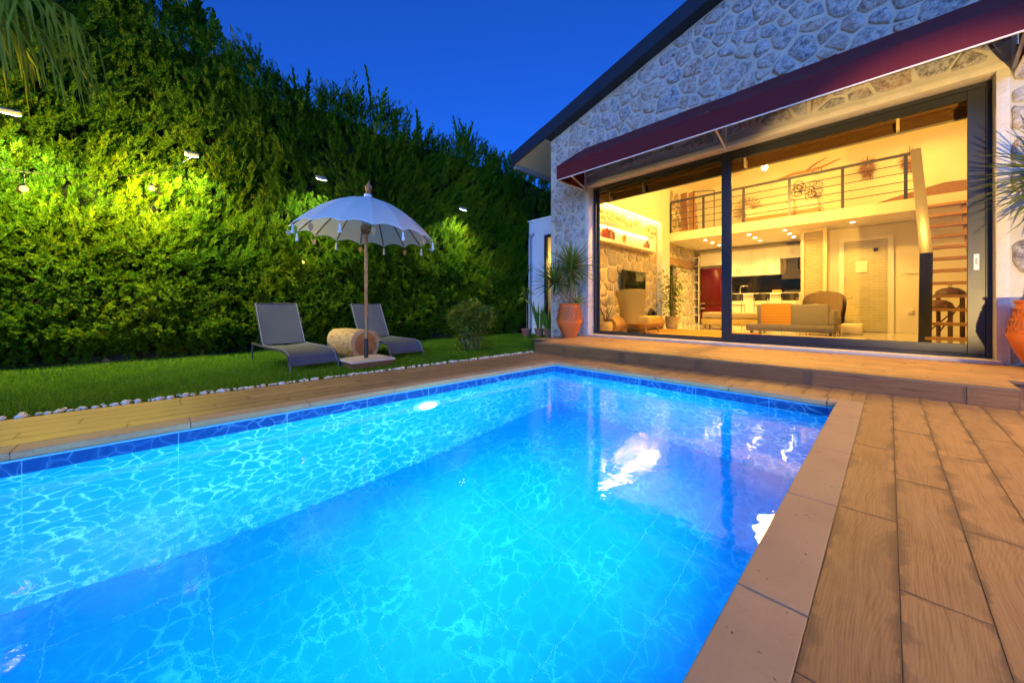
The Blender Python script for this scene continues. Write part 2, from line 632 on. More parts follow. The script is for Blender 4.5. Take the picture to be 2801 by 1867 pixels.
def tile_mesh(a, b_, name, mat):
    return MB().box(-a / 2 + GAP / 2, a / 2 - GAP / 2, -b_ / 2 + GAP / 2, b_ / 2 - GAP / 2, -.010, 0).mesh(name, mat)


tm = tile_mesh(TW, TH, 'tile', M['tile'])
bandh = 0.112
tb = tile_mesh(TW, bandh, 'band_tile', M['tile_dark'])
BT = -.068                                         # top of the dark band
WALLS = []
# local X along the wall, local Y up, local Z out of the wall
for wname, ox, oy, ang, length, start in (
        ('left', PX0, 0, R(90), PY1 - PY0, PY0), ('far', 0, PY1, 0, PX1 - PX0, PX0), ('right', PX1, 0, R(90), PY1 - PY0, PY0)):
    n = int(round(length / TW)) + (0 if abs(length / TW - round(length / TW)) < .05 else 1)
    for i in range(n + 1):
        c = start + TW * (i + .5) if wname == 'far' else PY1 - .16 - TW * (i - .5) + (0)
        lo, hi = c - TW / 2, c + TW / 2
        lo2, hi2 = max(lo, start), min(hi, start + length)
        if hi2 - lo2 < .05: continue
        for r in range(6):
            if r == 0: zc, hh = BT - bandh / 2, bandh
            else: zc, hh = BT - bandh - TH * (r - .5), TH
            cut = (hi2 - lo2) < TW - .01
            zb = zc - hh / 2
            if cut or zb < FZ - .05:
                if zb < FZ: zc, hh = (zc + hh / 2 + FZ) / 2, zc + hh / 2 - FZ
                me = MB().box(-(hi2 - lo2) / 2 + GAP / 2, (hi2 - lo2) / 2 - GAP / 2, -hh / 2 + GAP / 2, hh / 2 - GAP / 2, -.010, 0).mesh('tile_cut', M['tile'] if r else M['tile_dark'])
            else:
                me = tm if r else tb
            cc = (lo2 + hi2) / 2
            if wname == 'left': W = T(PX0, cc, zc) @ RZ(R(90)) @ RX(R(90))
            elif wname == 'right': W = T(PX1, cc, zc) @ RZ(R(-90)) @ RX(R(90))
            else: W = T(cc, PY1, zc) @ RX(R(90))
            if cc + .4 < -1.9 and wname != 'far': continue
            inst('tile', me, basin, W)
ft = tile_mesh(TW, TH * .985, 'floor_tile', M['tile'])
nx = 9
fw = (PX1 - PX0) / nx
ftm = tile_mesh(TW, fw, 'floor_tile', M['tile_floor'])
for i in range(nx):
    for j in range(11):
        cy_ = PY1 - TW * (j + .5)
        inst('floor_tile', ftm, basin, T(PX0 + fw * (i + .5), cy_, FZ) @ RZ(R(90)))
MB().box(PX0, PX1, PY0, PY0 + .01, FZ, -.06).build('near_wall_lining', M['tile'], basin)

# water surface
gw = G('pool_water')
wv = gw.coord('World')
h1 = gw.noise(wv, 3.2, 3, 0.5, 0.4)
h2 = gw.noise(gw.vmath('MULTIPLY', wv, (1, 1.6, 1)), 14.0, 3, 0.55, 0.3)
h3 = gw.noise(wv, 46.0, 2, 0.5)
calm = gw.ramp(gw.noise(wv, 0.9, 2), [(0.38, (0.25, 0.25, 0.25)), (0.62, (1, 1, 1))])
hh = gw.math('ADD', gw.math('MULTIPLY', h1, 0.9), gw.math('MULTIPLY', gw.math('ADD', gw.math('MULTIPLY', h2, 0.30), gw.math('MULTIPLY', h3, 0.055)), calm))
gl = gw.n('BsdfGlass')
gl.inputs['IOR'].default_value = 1.333
gl.inputs['Roughness'].default_value = 0.0
gl.inputs['Color'].default_value = (0.93, 0.985, 1.0, 1)
gw.set(gl.inputs['Normal'], gw.bump(hh, 0.065, 0.06))
M['water'] = gw.done(gl.outputs[0])
wt = MB().add([(PX0 - .005, PY0, WZ), (PX1 + .005, PY0, WZ), (PX1 + .005, PY1 + .005, WZ), (PX0 - .005, PY1 + .005, WZ)], [(0, 1, 2, 3)])
tag(wt.build('water', M['water']), kind='structure')

# coping stones round the pool
gt = G('travertine')
v = gt.coord('World')
n1 = gt.noise(v, 6, 6, 0.7)
n2 = gt.noise(v, 70, 3, 0.6)
pits = gt.ramp(gt.voro(gt.vmath('ADD', v, gt.vmath('MULTIPLY', gt.noisec(v, 20, 2), (.06, .06, .06))), 30), [(0.07, (1, 1, 1)), (0.17, (0, 0, 0))])
pits = gt.math('MULTIPLY', pits, gt.ramp(gt.noise(v, 7, 3), [(0.50, (0, 0, 0)), (0.62, (1, 1, 1))]))
c = gt.mix(n1, (0.36, 0.245, 0.115), (0.60, 0.43, 0.225))
c = gt.mix(gt.math('MULTIPLY', n2, 0.35), c, (0.25, 0.19, 0.14))
c = gt.mix(gt.ramp(gt.noise(gt.vmath('MULTIPLY', v, (3, 3, 3)), 1.0, 6, .7), [(0.45, (0, 0, 0)), (0.75, (.6, .6, .6))]), c, (0.27, 0.18, 0.095))
c = gt.mix(pits, c, (0.07, 0.05, 0.035))
M['coping'] = gt.done(gt.bsdf(c, 0.72, 0, gt.bump(gt.math('SUBTRACT', gt.math('MULTIPLY', n2, .25), pits), 0.5, 0.006), 0.35))
cop = tag(bpy.data.objects.new('pool_coping', None), kind='structure')
link(cop)
CW = 0.20


def coping_piece(x0, x1, y0, y1):
    cx, cy2 = (x0 + x1) / 2, (y0 + y1) / 2
    me = MB().box(x0 - cx, x1 - cx, y0 - cy2, y1 - cy2, -.052, 0).mesh('coping_stone', M['coping'], bevel=.004, seg=1)
    inst('coping_stone', me, cop, T(cx, cy2, random.uniform(-.0008, .0008)))


y = PY1 + CW
L = 0.93
k = 0
while y > -2.6:                                     # right and left runs
    y1 = y - (L if k else L + .05)
    coping_piece(PX1 - .004, PX1 + CW, y1 + .0015, y - .0015)
    coping_piece(PX0 - CW, PX0 + .004, y1 + .0015 - .4, y - .0015 - (.4 if k else 0))
    y = y1
    k += 1
x = PX0
while x < PX1 - .01:
    x1 = min(x + L, PX1)
    if x1 - x < .2: x1 = PX1
    coping_piece(x + .0055, x1 - .0055, PY1 - .004, PY1 + CW - .0015)
    x = x1

# deck of wood-look planks (each plank its own piece)
deck = tag(bpy.data.objects.new('pool_deck', None), kind='structure')
link(deck)
PL, PW, PG = 1.2, 0.205, 0.0014
pm = {}


def plank(parent, cx, cy2, z, ang, ln, w=PW, mat='deck', name='plank', thick=.03, tilt=None):
    key = (round(ln, 3), round(w, 3), mat)
    if key not in pm:
        pm[key] = MB().box(-ln / 2 + PG / 2, ln / 2 - PG / 2, -w / 2 + PG / 2, w / 2 - PG / 2, -thick, 0).mesh('plank', M[mat], bevel=.001, seg=1)
    W = T(cx, cy2, z + random.uniform(-.0004, .0004)) @ RZ(ang)
    if tilt is not None: W = W @ tilt
    return inst(name, pm[key], parent, W)


def row_y(parent, x, y0, y1, off, z=0, mat='deck'):
    """a row of planks running along Y"""
    y = y1 - off
    segs = [(y, y1)] if off > .02 else []
    while y > y0:
        segs.append((max(y - PL, y0), y))
        y -= PL
    for a, b_ in segs:
        if b_ - a > .03: plank(parent, x, (a + b_) / 2, z, R(90) + (PI if random.random() < .5 else 0), b_ - a, PW, mat)


def row_x(parent, y, x0, x1, off, z=0, mat='deck', w=PW):
    x = x0 + off
    segs = [(x0, x)] if off > .02 else []
    while x < x1:
        segs.append((x, min(x + PL, x1)))
        x += PL
    for a, b_ in segs:
        if b_ - a > .03: plank(parent, (a + b_) / 2, y, z, (PI if random.random() < .5 else 0), b_ - a, w, mat)


TY0 = 5.93                                          # terrace front
# left run: five rows between coping and pebbles
for i in range(5):
    row_y(deck, PX0 - CW - PW * (i + .5), -2.6, TY0 + (.5 if i > 3 else 0), (.15, .75, .45, 1.0, .3)[i])
# right side rows
x = PX1 + CW
offs = (1.08, .45, .95, .25, .7, 1.1, .4, .85, .2, .6, 1.0)
for i in range(11):
    row_y(deck, x + PW * (i + .5), -.3 if i < 9 else 2, TY0 + (0 if x + PW * i < .9 else 1.2), offs[i])
# strip between pool and terrace: short pieces running along Y
xx = PX0 - CW
ln = TY0 - (PY1 + CW)
while xx < PX1 + CW - .02:
    w = min(PW, PX1 + CW - xx)
    plank(deck, xx + w / 2, PY1 + CW + ln / 2, 0, R(90), ln, w)
    xx += w
MB().box(-5.42, PX0 - .012, -3, 6.9, -.055, -.004).box(PX1 + .012, 3, -1, 7.5, -.0555, -.0045).box(-5.42, PX1 + .2, PY1 + .012, 6.2, -.056, -.005).build('mortar_bed', plain('dark_joint', (0.19, 0.125, 0.07), 0.9, 0, .3), deck)

# raised terrace in front of the house
TZ = 0.205
terr = tag(bpy.data.objects.new('terrace', None), kind='structure')
link(terr)
tb_ = MB()
tb_.box(-5.43, 0.865, TY0 + .014, 6.62, -.05, TZ - .031)
tb_.box(-6.09, 3.0, 6.60, 8.9, -.05, TZ - .0315)
tb_.build('terrace_base', M['plaster'], terr)
i = 0
y = TY0
while y < 8.3:
    wide = y > 6.52
    row_x(terr, y + PW / 2, -6.10 if wide else -5.44, 3.0 if wide else .88, (.35, .95, .6, .15, 1.05, .5, .8, .25)[i % 8], TZ)
    y += PW
    i += 1
# risers
xs = [-5.44, -4.66, -3.34, -2.02, -.70, .55, .88]
for a, b_ in zip(xs[:-1], xs[1:]):
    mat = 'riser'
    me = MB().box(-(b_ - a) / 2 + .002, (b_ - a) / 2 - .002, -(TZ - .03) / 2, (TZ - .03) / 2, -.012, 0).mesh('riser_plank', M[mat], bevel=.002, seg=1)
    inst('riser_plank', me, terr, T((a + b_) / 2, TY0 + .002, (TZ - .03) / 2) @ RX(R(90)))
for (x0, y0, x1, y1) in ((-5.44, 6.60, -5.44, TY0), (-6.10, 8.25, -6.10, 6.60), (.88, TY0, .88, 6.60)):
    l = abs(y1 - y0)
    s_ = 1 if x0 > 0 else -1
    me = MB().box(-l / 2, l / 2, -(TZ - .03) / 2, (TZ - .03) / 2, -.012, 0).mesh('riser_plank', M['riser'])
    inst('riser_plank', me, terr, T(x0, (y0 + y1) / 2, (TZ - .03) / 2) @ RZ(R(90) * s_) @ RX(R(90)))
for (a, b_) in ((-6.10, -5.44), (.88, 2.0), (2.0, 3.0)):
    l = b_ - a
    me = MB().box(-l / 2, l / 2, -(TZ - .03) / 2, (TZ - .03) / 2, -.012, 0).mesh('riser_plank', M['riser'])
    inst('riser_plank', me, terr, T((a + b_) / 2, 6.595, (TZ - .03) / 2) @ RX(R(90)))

# pebbles between lawn and deck
pebm = []
for i in range(7):
    m_ = MB().ball((0, 0, 0), 1, .75, .55, 10, 6)
    m_.v = [tuple(Vector(v) * (1 + .18 * noise.noise(Vector(v) * 1.3 + Vector((i * 7, 0, 0))))) for v in m_.v]
    pebm.append(m_.mesh('white_pebble', M['pebble'], 180))
y = -2.0
while y < 6.35:
    s_ = random.choice((random.uniform(.016, .028), random.uniform(.025, .044)))
    for q in range(2 if random.random() < .3 else 1):
        o = inst('white_pebble', random.choice(pebm), None,
                 T(-5.445 - random.uniform(0, .045) - q * .05, y + random.uniform(-.02, .02), s_ * .12) @ RZ(random.uniform(0, 6.28)) @ RX(random.uniform(-.2, .2)) @ SC(s_, s_, s_ * random.uniform(.8, 1.15)))
        tag(o, 'small white rounded pebble in the row edging the lawn', 'pebble', 'white pebbles along the lawn edge')
    y += s_ * random.uniform(1.5, 2.3)

# ------------------------------------------------------------------ pool fittings
M['lens'] = emit('pool_lamp_lens', (0.62, 0.93, 1.0), 2.5)


def pool_lamp(label, x, y, z, sx, power, spread=165):
    t_ = thing('pool_light', label, 'pool light', (x, y, z), 'underwater pool lights')
    W = T(x, y, z) @ RY(R(90) * sx)
    MB().lathe([(.20, 0), (.20, .018), (.185, .026), (.125, .026), (.12, .014)], 32, W, cap=False).build('trim_ring', M['soft_white'], t_, 40)
    MB().lathe([(.122, .016), (.10, .024), (.05, .03), (.004, .031)], 24, W, cap=False).build('lens', M['lens'], t_, 60)
    ld = bpy.data.lights.new('pool_lamp', 'AREA')
    ld.shape = 'DISK'
    ld.size = .22
    ld.energy = power
    ld.color = (0.12, 0.74, 1.0)
    ld.spread = R(spread)
    lo = bpy.data.objects.new('pool_lamp', ld)
    link(lo, t_, T(x + .05 * sx, y, z) @ RZ(0 if sx < 0 else PI) @ RY(R(90)))
    return t_


pool_lamp('round white pool light glowing on the long left pool wall', PX0, 2.47, -.60, 1, 31)
pool_lamp('round pool light on the near right pool wall, closer to the house', PX1, 3.0, -.62, -1, 36, 145)
pool_lamp('round pool light on the near right pool wall, farther from the house', PX1, 0.3, -.62, -1, 36, 145)
for i, x in enumerate((-3.467, -2.368, -1.258)):
    t_ = thing('pool_inlet', ('pale round water inlet nearest the far left pool corner', 'middle round water inlet on the house side pool wall',
                             'round water inlet nearest the right pool corner')[i], 'inlet', (x, PY1, -.60), 'water inlets on the house side pool wall')
    W = T(x, PY1, -.60) @ RX(R(90))
    MB().lathe([(.085, 0), (.083, .012), (.03, .016), (.022, .008)], 20, W, cap=False).build('flange', M['soft_white'], t_, 40)
    MB().lathe([(.024, .009), (.018, .012), (.002, .012)], 12, W, cap=False).build('nozzle', M['black'], t_)

# ------------------------------------------------------------------ stone laying
def clip(poly, n, d):
    """keep the side where n.p <= d"""
    out = []
    m = len(poly)
    for i in range(m):
        p, q = poly[i], poly[(i + 1) % m]
        a, b_ = n[0] * p[0] + n[1] * p[1] - d, n[0] * q[0] + n[1] * q[1] - d
        if a <= 0: out.append(p)
        if (a < 0 < b_) or (b_ < 0 < a):
            t_ = a / (a - b_)
            out.append((p[0] + (q[0] - p[0]) * t_, p[1] + (q[1] - p[1]) * t_))
    return out


def inside(poly, p):
    s_ = 0
    for i in range(len(poly)):
        a, b_ = poly[i], poly[(i + 1) % len(poly)]
        c_ = (b_[0] - a[0]) * (p[1] - a[1]) - (b_[1] - a[1]) * (p[0] - a[0])
        if abs(c_) < 1e-9: continue
        if s_ == 0: s_ = 1 if c_ > 0 else -1
        elif (c_ > 0) != (s_ > 0): return False
    return True


def lay_stones(parent, region, fn, sp, gap, depth, seed, mat, hole=None, sx=1.15, limit=400):
    """irregular field stones set proud of a wall; region is a convex polygon in (u, v); fn(u, v, w) -> world"""
    rd = random.Random(seed)
    us = [p[0] for p in region]
    vs_ = [p[1] for p in region]
    pts = []
    tries = 0
    while tries < 9000:
        tries += 1
        p = (rd.uniform(min(us) - sp, max(us) + sp), rd.uniform(min(vs_) - sp, max(vs_) + sp))
        rr = sp * rd.choice((.5, .7, .85, 1.0, 1.25))
        if all(((p[0] - q[0]) / sx) ** 2 + (p[1] - q[1]) ** 2 > ((rr + q[2]) / 2) ** 2 for q in pts):
            pts.append((p[0], p[1], rr))
    n_ = 0
    for i, p in enumerate(pts):
        if n_ >= limit: break
        if not inside(region, p): continue
        if hole and hole[0] - .02 < p[0] < hole[1] + .02 and p[1] < hole[2] + .02: continue
        poly = list(region)
        for j, q in enumerate(pts):
            if j == i: continue
            dx, dy = q[0] - p[0], q[1] - p[1]
            D_ = math.hypot(dx, dy)
            if D_ > 3.2 * sp: continue
            n = (dx / D_, dy / D_)
            wgt = .5 + .24 * (p[2] - q[2]) / sp
            poly = clip(poly, n, n[0] * p[0] + n[1] * p[1] + D_ * wgt - gap * (.5 + .35 * math.sin(i * 1.7 + j)) )
            if len(poly) < 3: break
        if len(poly) < 3: continue
        if hole:
            if p[1] < hole[2]:
                if p[0] < hole[0]: poly = clip(poly, (1, 0), hole[0] - .03)
                elif p[0] > hole[1]: poly = clip(poly, (-1, 0), -(hole[1] + .03))
            elif hole[0] < p[0] < hole[1]:
                poly = clip(poly, (0, -1), -(hole[2] + .05))
        if len(poly) < 3: continue
        cu = sum(a[0] for a in poly) / len(poly)
        cv = sum(a[1] for a in poly) / len(poly)
        if max(math.hypot(a[0] - cu, a[1] - cv) for a in poly) < .055: continue
        for _ in range(1):                          # round the corners
            q = []
            m = len(poly)
            for k_ in range(m):
                a, b_ = poly[k_], poly[(k_ + 1) % m]
                if math.hypot(a[0] - b_[0], a[1] - b_[1]) < .03:
                    q.append(((a[0] + b_[0]) / 2, (a[1] + b_[1]) / 2))
                else:
                    q.append((a[0] * .86 + b_[0] * .14, a[1] * .86 + b_[1] * .14))
                    if math.hypot(a[0] - b_[0], a[1] - b_[1]) > .11: q.append((a[0] * .5 + b_[0] * .5, a[1] * .5 + b_[1] * .5))
                    q.append((a[0] * .14 + b_[0] * .86, a[1] * .14 + b_[1] * .86))
            poly = q
        rag = lambda a, b_: 1 + .10 * noise.noise(Vector((a * 7, b_ * 7, seed))) + .07 * noise.noise(Vector((a * 21, b_ * 21, seed)))
        poly = [(cu + (a - cu) * rag(a, b_) * .985, cv + (b_ - cv) * rag(a, b_) * .985) for a, b_ in poly]
        m = len(poly)
        dp = depth * rd.uniform(.55, 1.2)
        vs2, fs = [], []
        for (s_, w) in ((1.0, -.012), (.985, dp * .35), (.93, dp * .75), (.68, dp), (.34, dp * 1.05)):
            for (a, b_) in poly:
                uu, vv = cu + (a - cu) * s_, cv + (b_ - cv) * s_
                w2 = w + (0 if w < 0 else dp * (.5 * noise.noise(Vector((uu * 6, vv * 6, seed + 3))) + .35 * noise.noise(Vector((uu * 17, vv * 17, seed + 9)))))
                vs2.append(fn(uu, vv, max(w2, -.012)))
        vs2.append(fn(cu, cv, dp * (1 + .3 * noise.noise(Vector((cu * 6, cv * 6, seed))))))
        for r_ in range(4):
            for k_ in range(m):
                k2 = (k_ + 1) % m
                fs.append((r_ * m + k_, r_ * m + k2, (r_ + 1) * m + k2, (r_ + 1) * m + k_))
        for k_ in range(m): fs.append((4 * m + k_, 4 * m + (k_ + 1) % m, 5 * m))
        so_ = MB().add(vs2, fs).build('stone', mat, parent, 60)
        at_ = so_.data.attributes.new('rim', 'FLOAT', 'POINT')
        at_.data.foreach_set('value', [0.0] * m + [.08] * m + [.35] * m + [.9] * m + [1.0] * m + [1.0])
        n_ += 1
    return n_


# ------------------------------------------------------------------ the house
HY = 8.25                    # facade plane
HX0, HX1 = -6.92, 7.2
SL = 0.306                   # roof slope
RX_ = 0.4                    # ridge
def roof_under(x): return 5.46 + SL * ((x + 8.25) if x <= RX_ else (2 * RX_ - x + 8.25))


house = thing('stone_house', 'stone gabled house with wide sliding glass doors beside the pool', 'house', (-2, HY, 0))
DX0, DX1, DZ1 = -5.66, 1.035, 4.30                  # wall opening
fy = lambda u, v, w: (u, v * 0 + w, v)
w = MB()
w.box(HX0, DX0, HY, HY + .36, -.1, DZ1)
w.box(DX1, HX1, HY, HY + .36, -.1, DZ1)
ap = roof_under(RX_) - .01
w.prism([(HX0, DZ1), (HX1, DZ1), (HX1, roof_under(HX1) - .01), (RX_, ap), (HX0, roof_under(HX0) - .01)], fy, HY, HY + .36)
gable = w.build('gable_wall', M['mortar'], house)
sf = lambda u, v, w_: (u, HY - w_, v)
lay_stones(gable, [(HX0 + .01, 0), (2.2, 0), (2.2, 5.5), (.6, 6.75), (-1.7, 7.42), (HX0 + .01, roof_under(HX0) - .02)], sf, .325, .036, .034, 11, M['stone'], hole=(DX0 - .04, DX1 + .08, DZ1 + .05))
# plastered reveal round the doors
r_ = MB()
r_.box(DX0 - .03, DX0 + .055, HY - .02, HY + .25, TZ, DZ1 - .005)
r_.box(DX1 - .02, DX1 + .10, HY - .02, HY + .25, TZ, DZ1 - .005)
r_.box(DX0 - .03, DX1 + .10, HY - .025, HY + .25, DZ1 - .075, DZ1 + .03)
r_.build('reveal', M['plaster'], house, bevel=.012)
MB().box(DX0 - .12, DX1 + .03, HY - .09, HY + .36, TZ + .001, TZ + .055).build('door_sill', M['mortar'], house, bevel=.01)
# side and back walls
sw = MB()
sw.box(HX0, HX0 + .3, HY + .36, 18.2, -.1, roof_under(HX0))
sw.box(HX1 - .3, HX1, HY + .36, 18.2, -.1, roof_under(HX1))
sw.prism([(HX0, -.1), (HX1, -.1), (HX1, roof_under(HX1)), (RX_, ap), (HX0, roof_under(HX0))], fy, 18.2, 18.5)
sw.build('outer_wall', M['annexe'], house)
# roof
TH_ = .335
rf = MB()
ex0, ex1 = -8.27, 2 * RX_ + 8.27
ru = [(ex0, roof_under(ex0)), (RX_, roof_under(RX_)), (ex1, roof_under(ex1)), (ex1, roof_under(ex1) + TH_), (RX_, roof_under(RX_) + TH_), (ex0, roof_under(ex0) + TH_)]
n_ = len(ru)
vs2 = [(u, y, z) for y in (7.95, 19.0) for u, z in ru]
rf.add(vs2, [(0, 1, 4, 5), (1, 2, 3, 4), (6, 11, 10, 7), (7, 10, 9, 8), (0, 6, 7, 1), (1, 7, 8, 2), (3, 9, 10, 4), (4, 10, 11, 5), (0, 5, 11, 6), (2, 8, 9, 3)])
roof = rf.build('roof', M['roof'], house)
# verge flashing pieces with laps
for a, b_ in ((-8.30, -6.98), (-7.02, -4.4), (-4.44, -1.8), (-1.84, RX_)):
    lift = .004 if a > -7.5 and a < -5 else (.010 if a < -8 else .002)
    p = [(a, roof_under(a) - .012 - lift), (b_, roof_under(b_) - .012 - lift), (b_, roof_under(b_) + TH_ + .012 + lift), (a, roof_under(a) + TH_ + .012 + lift)]
    MB().prism(p, fy, 7.95 - .014 - lift, 7.99).build('verge_flashing', M['roof'], roof)
# cream soffit under the eaves overhang and the gutter
MB().add([(ex0 + .03, 7.99, roof_under(ex0 + .03) - .008), (HX0, 7.99, roof_under(HX0) - .008), (HX0, 19, roof_under(HX0) - .008), (ex0 + .03, 19, roof_under(ex0 + .03) - .008)], [(0, 1, 2, 3)]).build('soffit', M['soffit'], roof)
MB().add([(HX0, 7.99, roof_under(HX0) - .0065), (RX_, 7.99, ap - .0065), (RX_, HY, ap - .0065), (HX0, HY, roof_under(HX0) - .0065)], [(0, 1, 2, 3)]).build('verge_soffit', M['roof'], roof)
gut = MB()
gut.prism([(ex0 - .02, 5.36), (ex0 + .10, 5.36), (ex0 + .12, 5.47), (ex0 - .04, 5.47)], fy, 8.06, 19)
gut.build('gutter', M['gutter'], roof)

# sliding doors
DY = 8.50
fx0, fx1, fz0, fz1 = -5.605, 1.015, TZ + .056, 4.222
fr = MB()
fr.box(fx0, fx0 + .07, DY - .02, DY + .16, fz0, fz1)
fr.box(fx1 - .055, fx1, DY - .02, DY + .16, fz0, fz1)
fr.box(fx0 + .07, fx1 - .055, DY - .02, DY + .16, fz1 - .065, fz1)
fr.box(fx0 + .07, fx1 - .055, DY - .02, DY + .16, fz0, fz0 + .05)
fr.build('door_frame', M['metal_dark'], house, bevel=.004, seg=1)


def leaf(name, x0, x1, z0, z1, y, wl, wr, wt_, wb_, dep=.055):
    f_ = MB()
    f_.box(x0, x0 + wl, y, y + dep, z0, z1)
    f_.box(x1 - wr, x1, y, y + dep, z0, z1)
    f_.box(x0 + wl, x1 - wr, y + .001, y + dep - .001, z1 - wt_, z1)
    f_.box(x0 + wl, x1 - wr, y + .001, y + dep - .001, z0, z0 + wb_)
    o_ = f_.build(name, M['metal_dark'], house, bevel=.004, seg=1)
    MB().box(x0 + wl - .01, x1 - wr + .01, y + dep * .5 - .004, y + dep * .5 + .004, z0 + wb_ - .01, z1 - wt_ + .01).build('pane', M['glass'], o_)
    return o_


fixed = leaf('fixed_leaf', fx0 + .0705, -2.33, fz0 + .0505, fz1 - .0655, DY + .075, .05, .06, .05, .03)
slide = leaf('sliding_leaf', -2.455, fx1 - .0555, fz0 + .0505, fz1 - .0655, DY - .005, .185, .165, .125, .135)
hd = MB().box(.875 - .026, .875 + .026, DY - .022, DY - .004, 1.53, 1.76).build('handle', M['soft_white'], slide, bevel=.004)
MB().box(.875 - .012, .875 + .012, DY - .026, DY - .0225, 1.60, 1.70).build('handle_grip', M['gutter'], hd)

# curtain box behind the door head
cb = MB()
cb.box(-5.95, 1.9, 8.95, 9.03, 3.925, 4.75)
cbx = cb.build('curtain_box', M['darkwood'], house)
MB().box(-5.95, 1.9, 8.935, 8.949, 3.90, 3.928).build('box_edge', M['gutter'], cbx)
MB().tube([(-5.9, 8.85, 4.12), (1.8, 8.85, 4.12)], .05, 12).build('blind_roller', M['darkwood'], cbx, 40)
for x in (-5.3, -4.35, -2.1, .1):
    MB().box(x - .02, x + .02, 8.80, 8.93, 3.935, 4.35).build('blind_bracket', M['white_metal'] if x > -3 else M['gutter'], cbx)

# awning
ga = G('burgundy_awning')
v = ga.coord('World')
st = ga.noise(ga.vmath('MULTIPLY', v, (26, 26, .7)), 1.0, 4, .6)
dn = ga.noise(v, 1.5, 4)
c = ga.mix(st, (0.080, 0.004, 0.008), (0.135, 0.010, 0.014))
c = ga.mix(ga.math('MULTIPLY', dn, .5), c, (0.10, 0.008, 0.013))
M['awning'] = ga.done(ga.bsdf(c, .7, 0, ga.bump(ga.noise(v, 300, 2), .15, .002), .3))
AX0, AX1, AY, AZ0, AZ1, AW = -5.73, 1.20, 7.05, 4.14, 4.485, 5.27
aw = thing('awning', 'burgundy fabric awning over the sliding doors', 'awning', (AX0, HY, AW))
e_ = .012
a = MB()
nseg = 14
def sag(u, k_): return .018 * math.sin(u * PI * 6 + k_) * 0.5
a.grid(lambda u, t_: (AX0 + (AX1 - AX0) * u, HY - .02 + (AY - HY + .02) * t_, AW + (AZ1 - AW) * t_ - .03 * math.sin(PI * t_) + .012 * noise.noise(Vector((u * 9, t_ * 2, 0)))), 40, 6)
a.build('canopy', M['awning'], aw, 60)
MB().grid(lambda u, t_: (AX0 + (AX1 - AX0) * u, AY - .004 + .012 * noise.noise(Vector((u * 14, t_ * 2, 4))), AZ1 + (AZ0 - AZ1) * t_), 60, 4).build('valance', M['awning'], aw, 60)
for x in (AX0, AX1):
    MB().add([(x, HY - .02, AW), (x, AY, AZ1), (x, AY, AZ0), (x, HY - .02, AZ0)], [(0, 1, 2, 3)]).build('side_panel', M['awning'], aw)
MB().bar((AX0 - .005, AY - .003, AZ0 - .012), (AX1 + .005, AY - .003, AZ0 - .010), .02, .018).build('front_rail', M['white_metal'], aw)
for x in (AX0 + .02, AX1 - .02):
    MB().bar((x, AY + .015, AZ0 - .012), (x, HY - .01, AZ0 - .002), .03, .03).build('side_rail', M['white_metal'], aw)
for x in (AX0 + .03, -2.29, AX1 - .04):
    t_ = MB().bar((x, HY - .03, AZ0 + .03), (x, HY - .03, AW - .12), .035, .03, (0, 1, 0)).build('wall_bracket', M['white_metal'], aw)
    MB().bar((x, HY - .05, AZ0 + .06), (x, AY + .06, AZ1 + .03), .03, .035).build('stay_arm', M['white_metal'], t_)

# annexe with its corner window and downpipe
an = thing('white_annexe', 'pale blue-grey flat roofed annexe wall behind the stone corner', 'building', (-8, 9.8, 0))
b = MB()
b.box(-9.28, -8.55, 9.8, 16, -.1, 4.12)
b.box(-8.55, -7.9, 9.8, 16, 3.55, 4.12)
b.box(-8.55, -7.9, 9.8, 16, -.1, .45)
b.box(-7.9, HX0, 9.8, 16, -.1, 4.12)
b.build('wall', M['annexe'], an)
MB().box(-9.32, HX0, 9.76, 16.1, 4.121, 4.17).build('parapet_cap', M['soft_white'], an)
wf = MB()
wf.box(-8.55, -8.46, 9.82, 9.92, .45, 3.55)
wf.box(-7.97, -7.9, 9.82, 9.92, .45, 3.55)
wf.box(-8.46, -7.97, 9.82, 9.92, 3.45, 3.55)
wf.box(-8.46, -7.97, 9.82, 9.92, .45, .52)
win = wf.build('window', M['metal_dark'], an)
MB().box(-8.46, -7.97, 9.86, 9.87, .52, 3.45).build('pane', M['glass'], win)
MB().box(-8.9, -7.5, 10.9, 10.95, .2, 3.7).build('inner_wall', M['wall'], an)
MB().tube([(-9.16, 9.70, 0.02), (-9.16, 9.70, 3.45), (-9.13, 9.72, 3.58), (-9.02, 9.80, 3.66)], .055, 10).build('downpipe', M['gutter'], an, 60)

# ------------------------------------------------------------------ rooms behind the glass (parts of the house)
IX0, IX1, IZ = -6.0, 2.6, 0.22
gf = G('polished_floor')
v = gf.coord('World')
br = gf.n('TexBrick')
gf.set(br.inputs['Vector'], v)
br.inputs['Scale'].default_value = 1.0
br.inputs['Brick Width'].default_value = .7
br.inputs['Row Height'].default_value = .7
br.inputs['Mortar Size'].default_value = .004
br.offset = 0
br.inputs['Color1'].default_value = (0.52, 0.47, 0.37, 1)
br.inputs['Color2'].default_value = (0.56, 0.50, 0.40, 1)
br.inputs['Mortar'].default_value = (0.30, 0.26, 0.2, 1)
M['floor_in'] = gf.done(gf.bsdf(br.outputs[0], gf.math('ADD', gf.math('MULTIPLY', gf.noise(v, 3, 3), .1), .04), 0, None, .5))
MB().box(IX0 - .3, IX1 + .3, 8.47, 18.1, 0.02, IZ).build('room_floor', M['floor_in'], house)
lw_ = MB()
lw_.box(IX0 - .15, IX0, 8.61, 13.25, IZ, 4.06)
stw = lw_.build('living_room_wall', M['mortar_in'], house)
lay_stones(stw, [(8.62, IZ), (13.22, IZ), (13.22, 4.05), (8.62, 4.05)], lambda u, v_, w_: (IX0 + w_, u, v_), .36, .05, .035, 23, M['stone_in'])
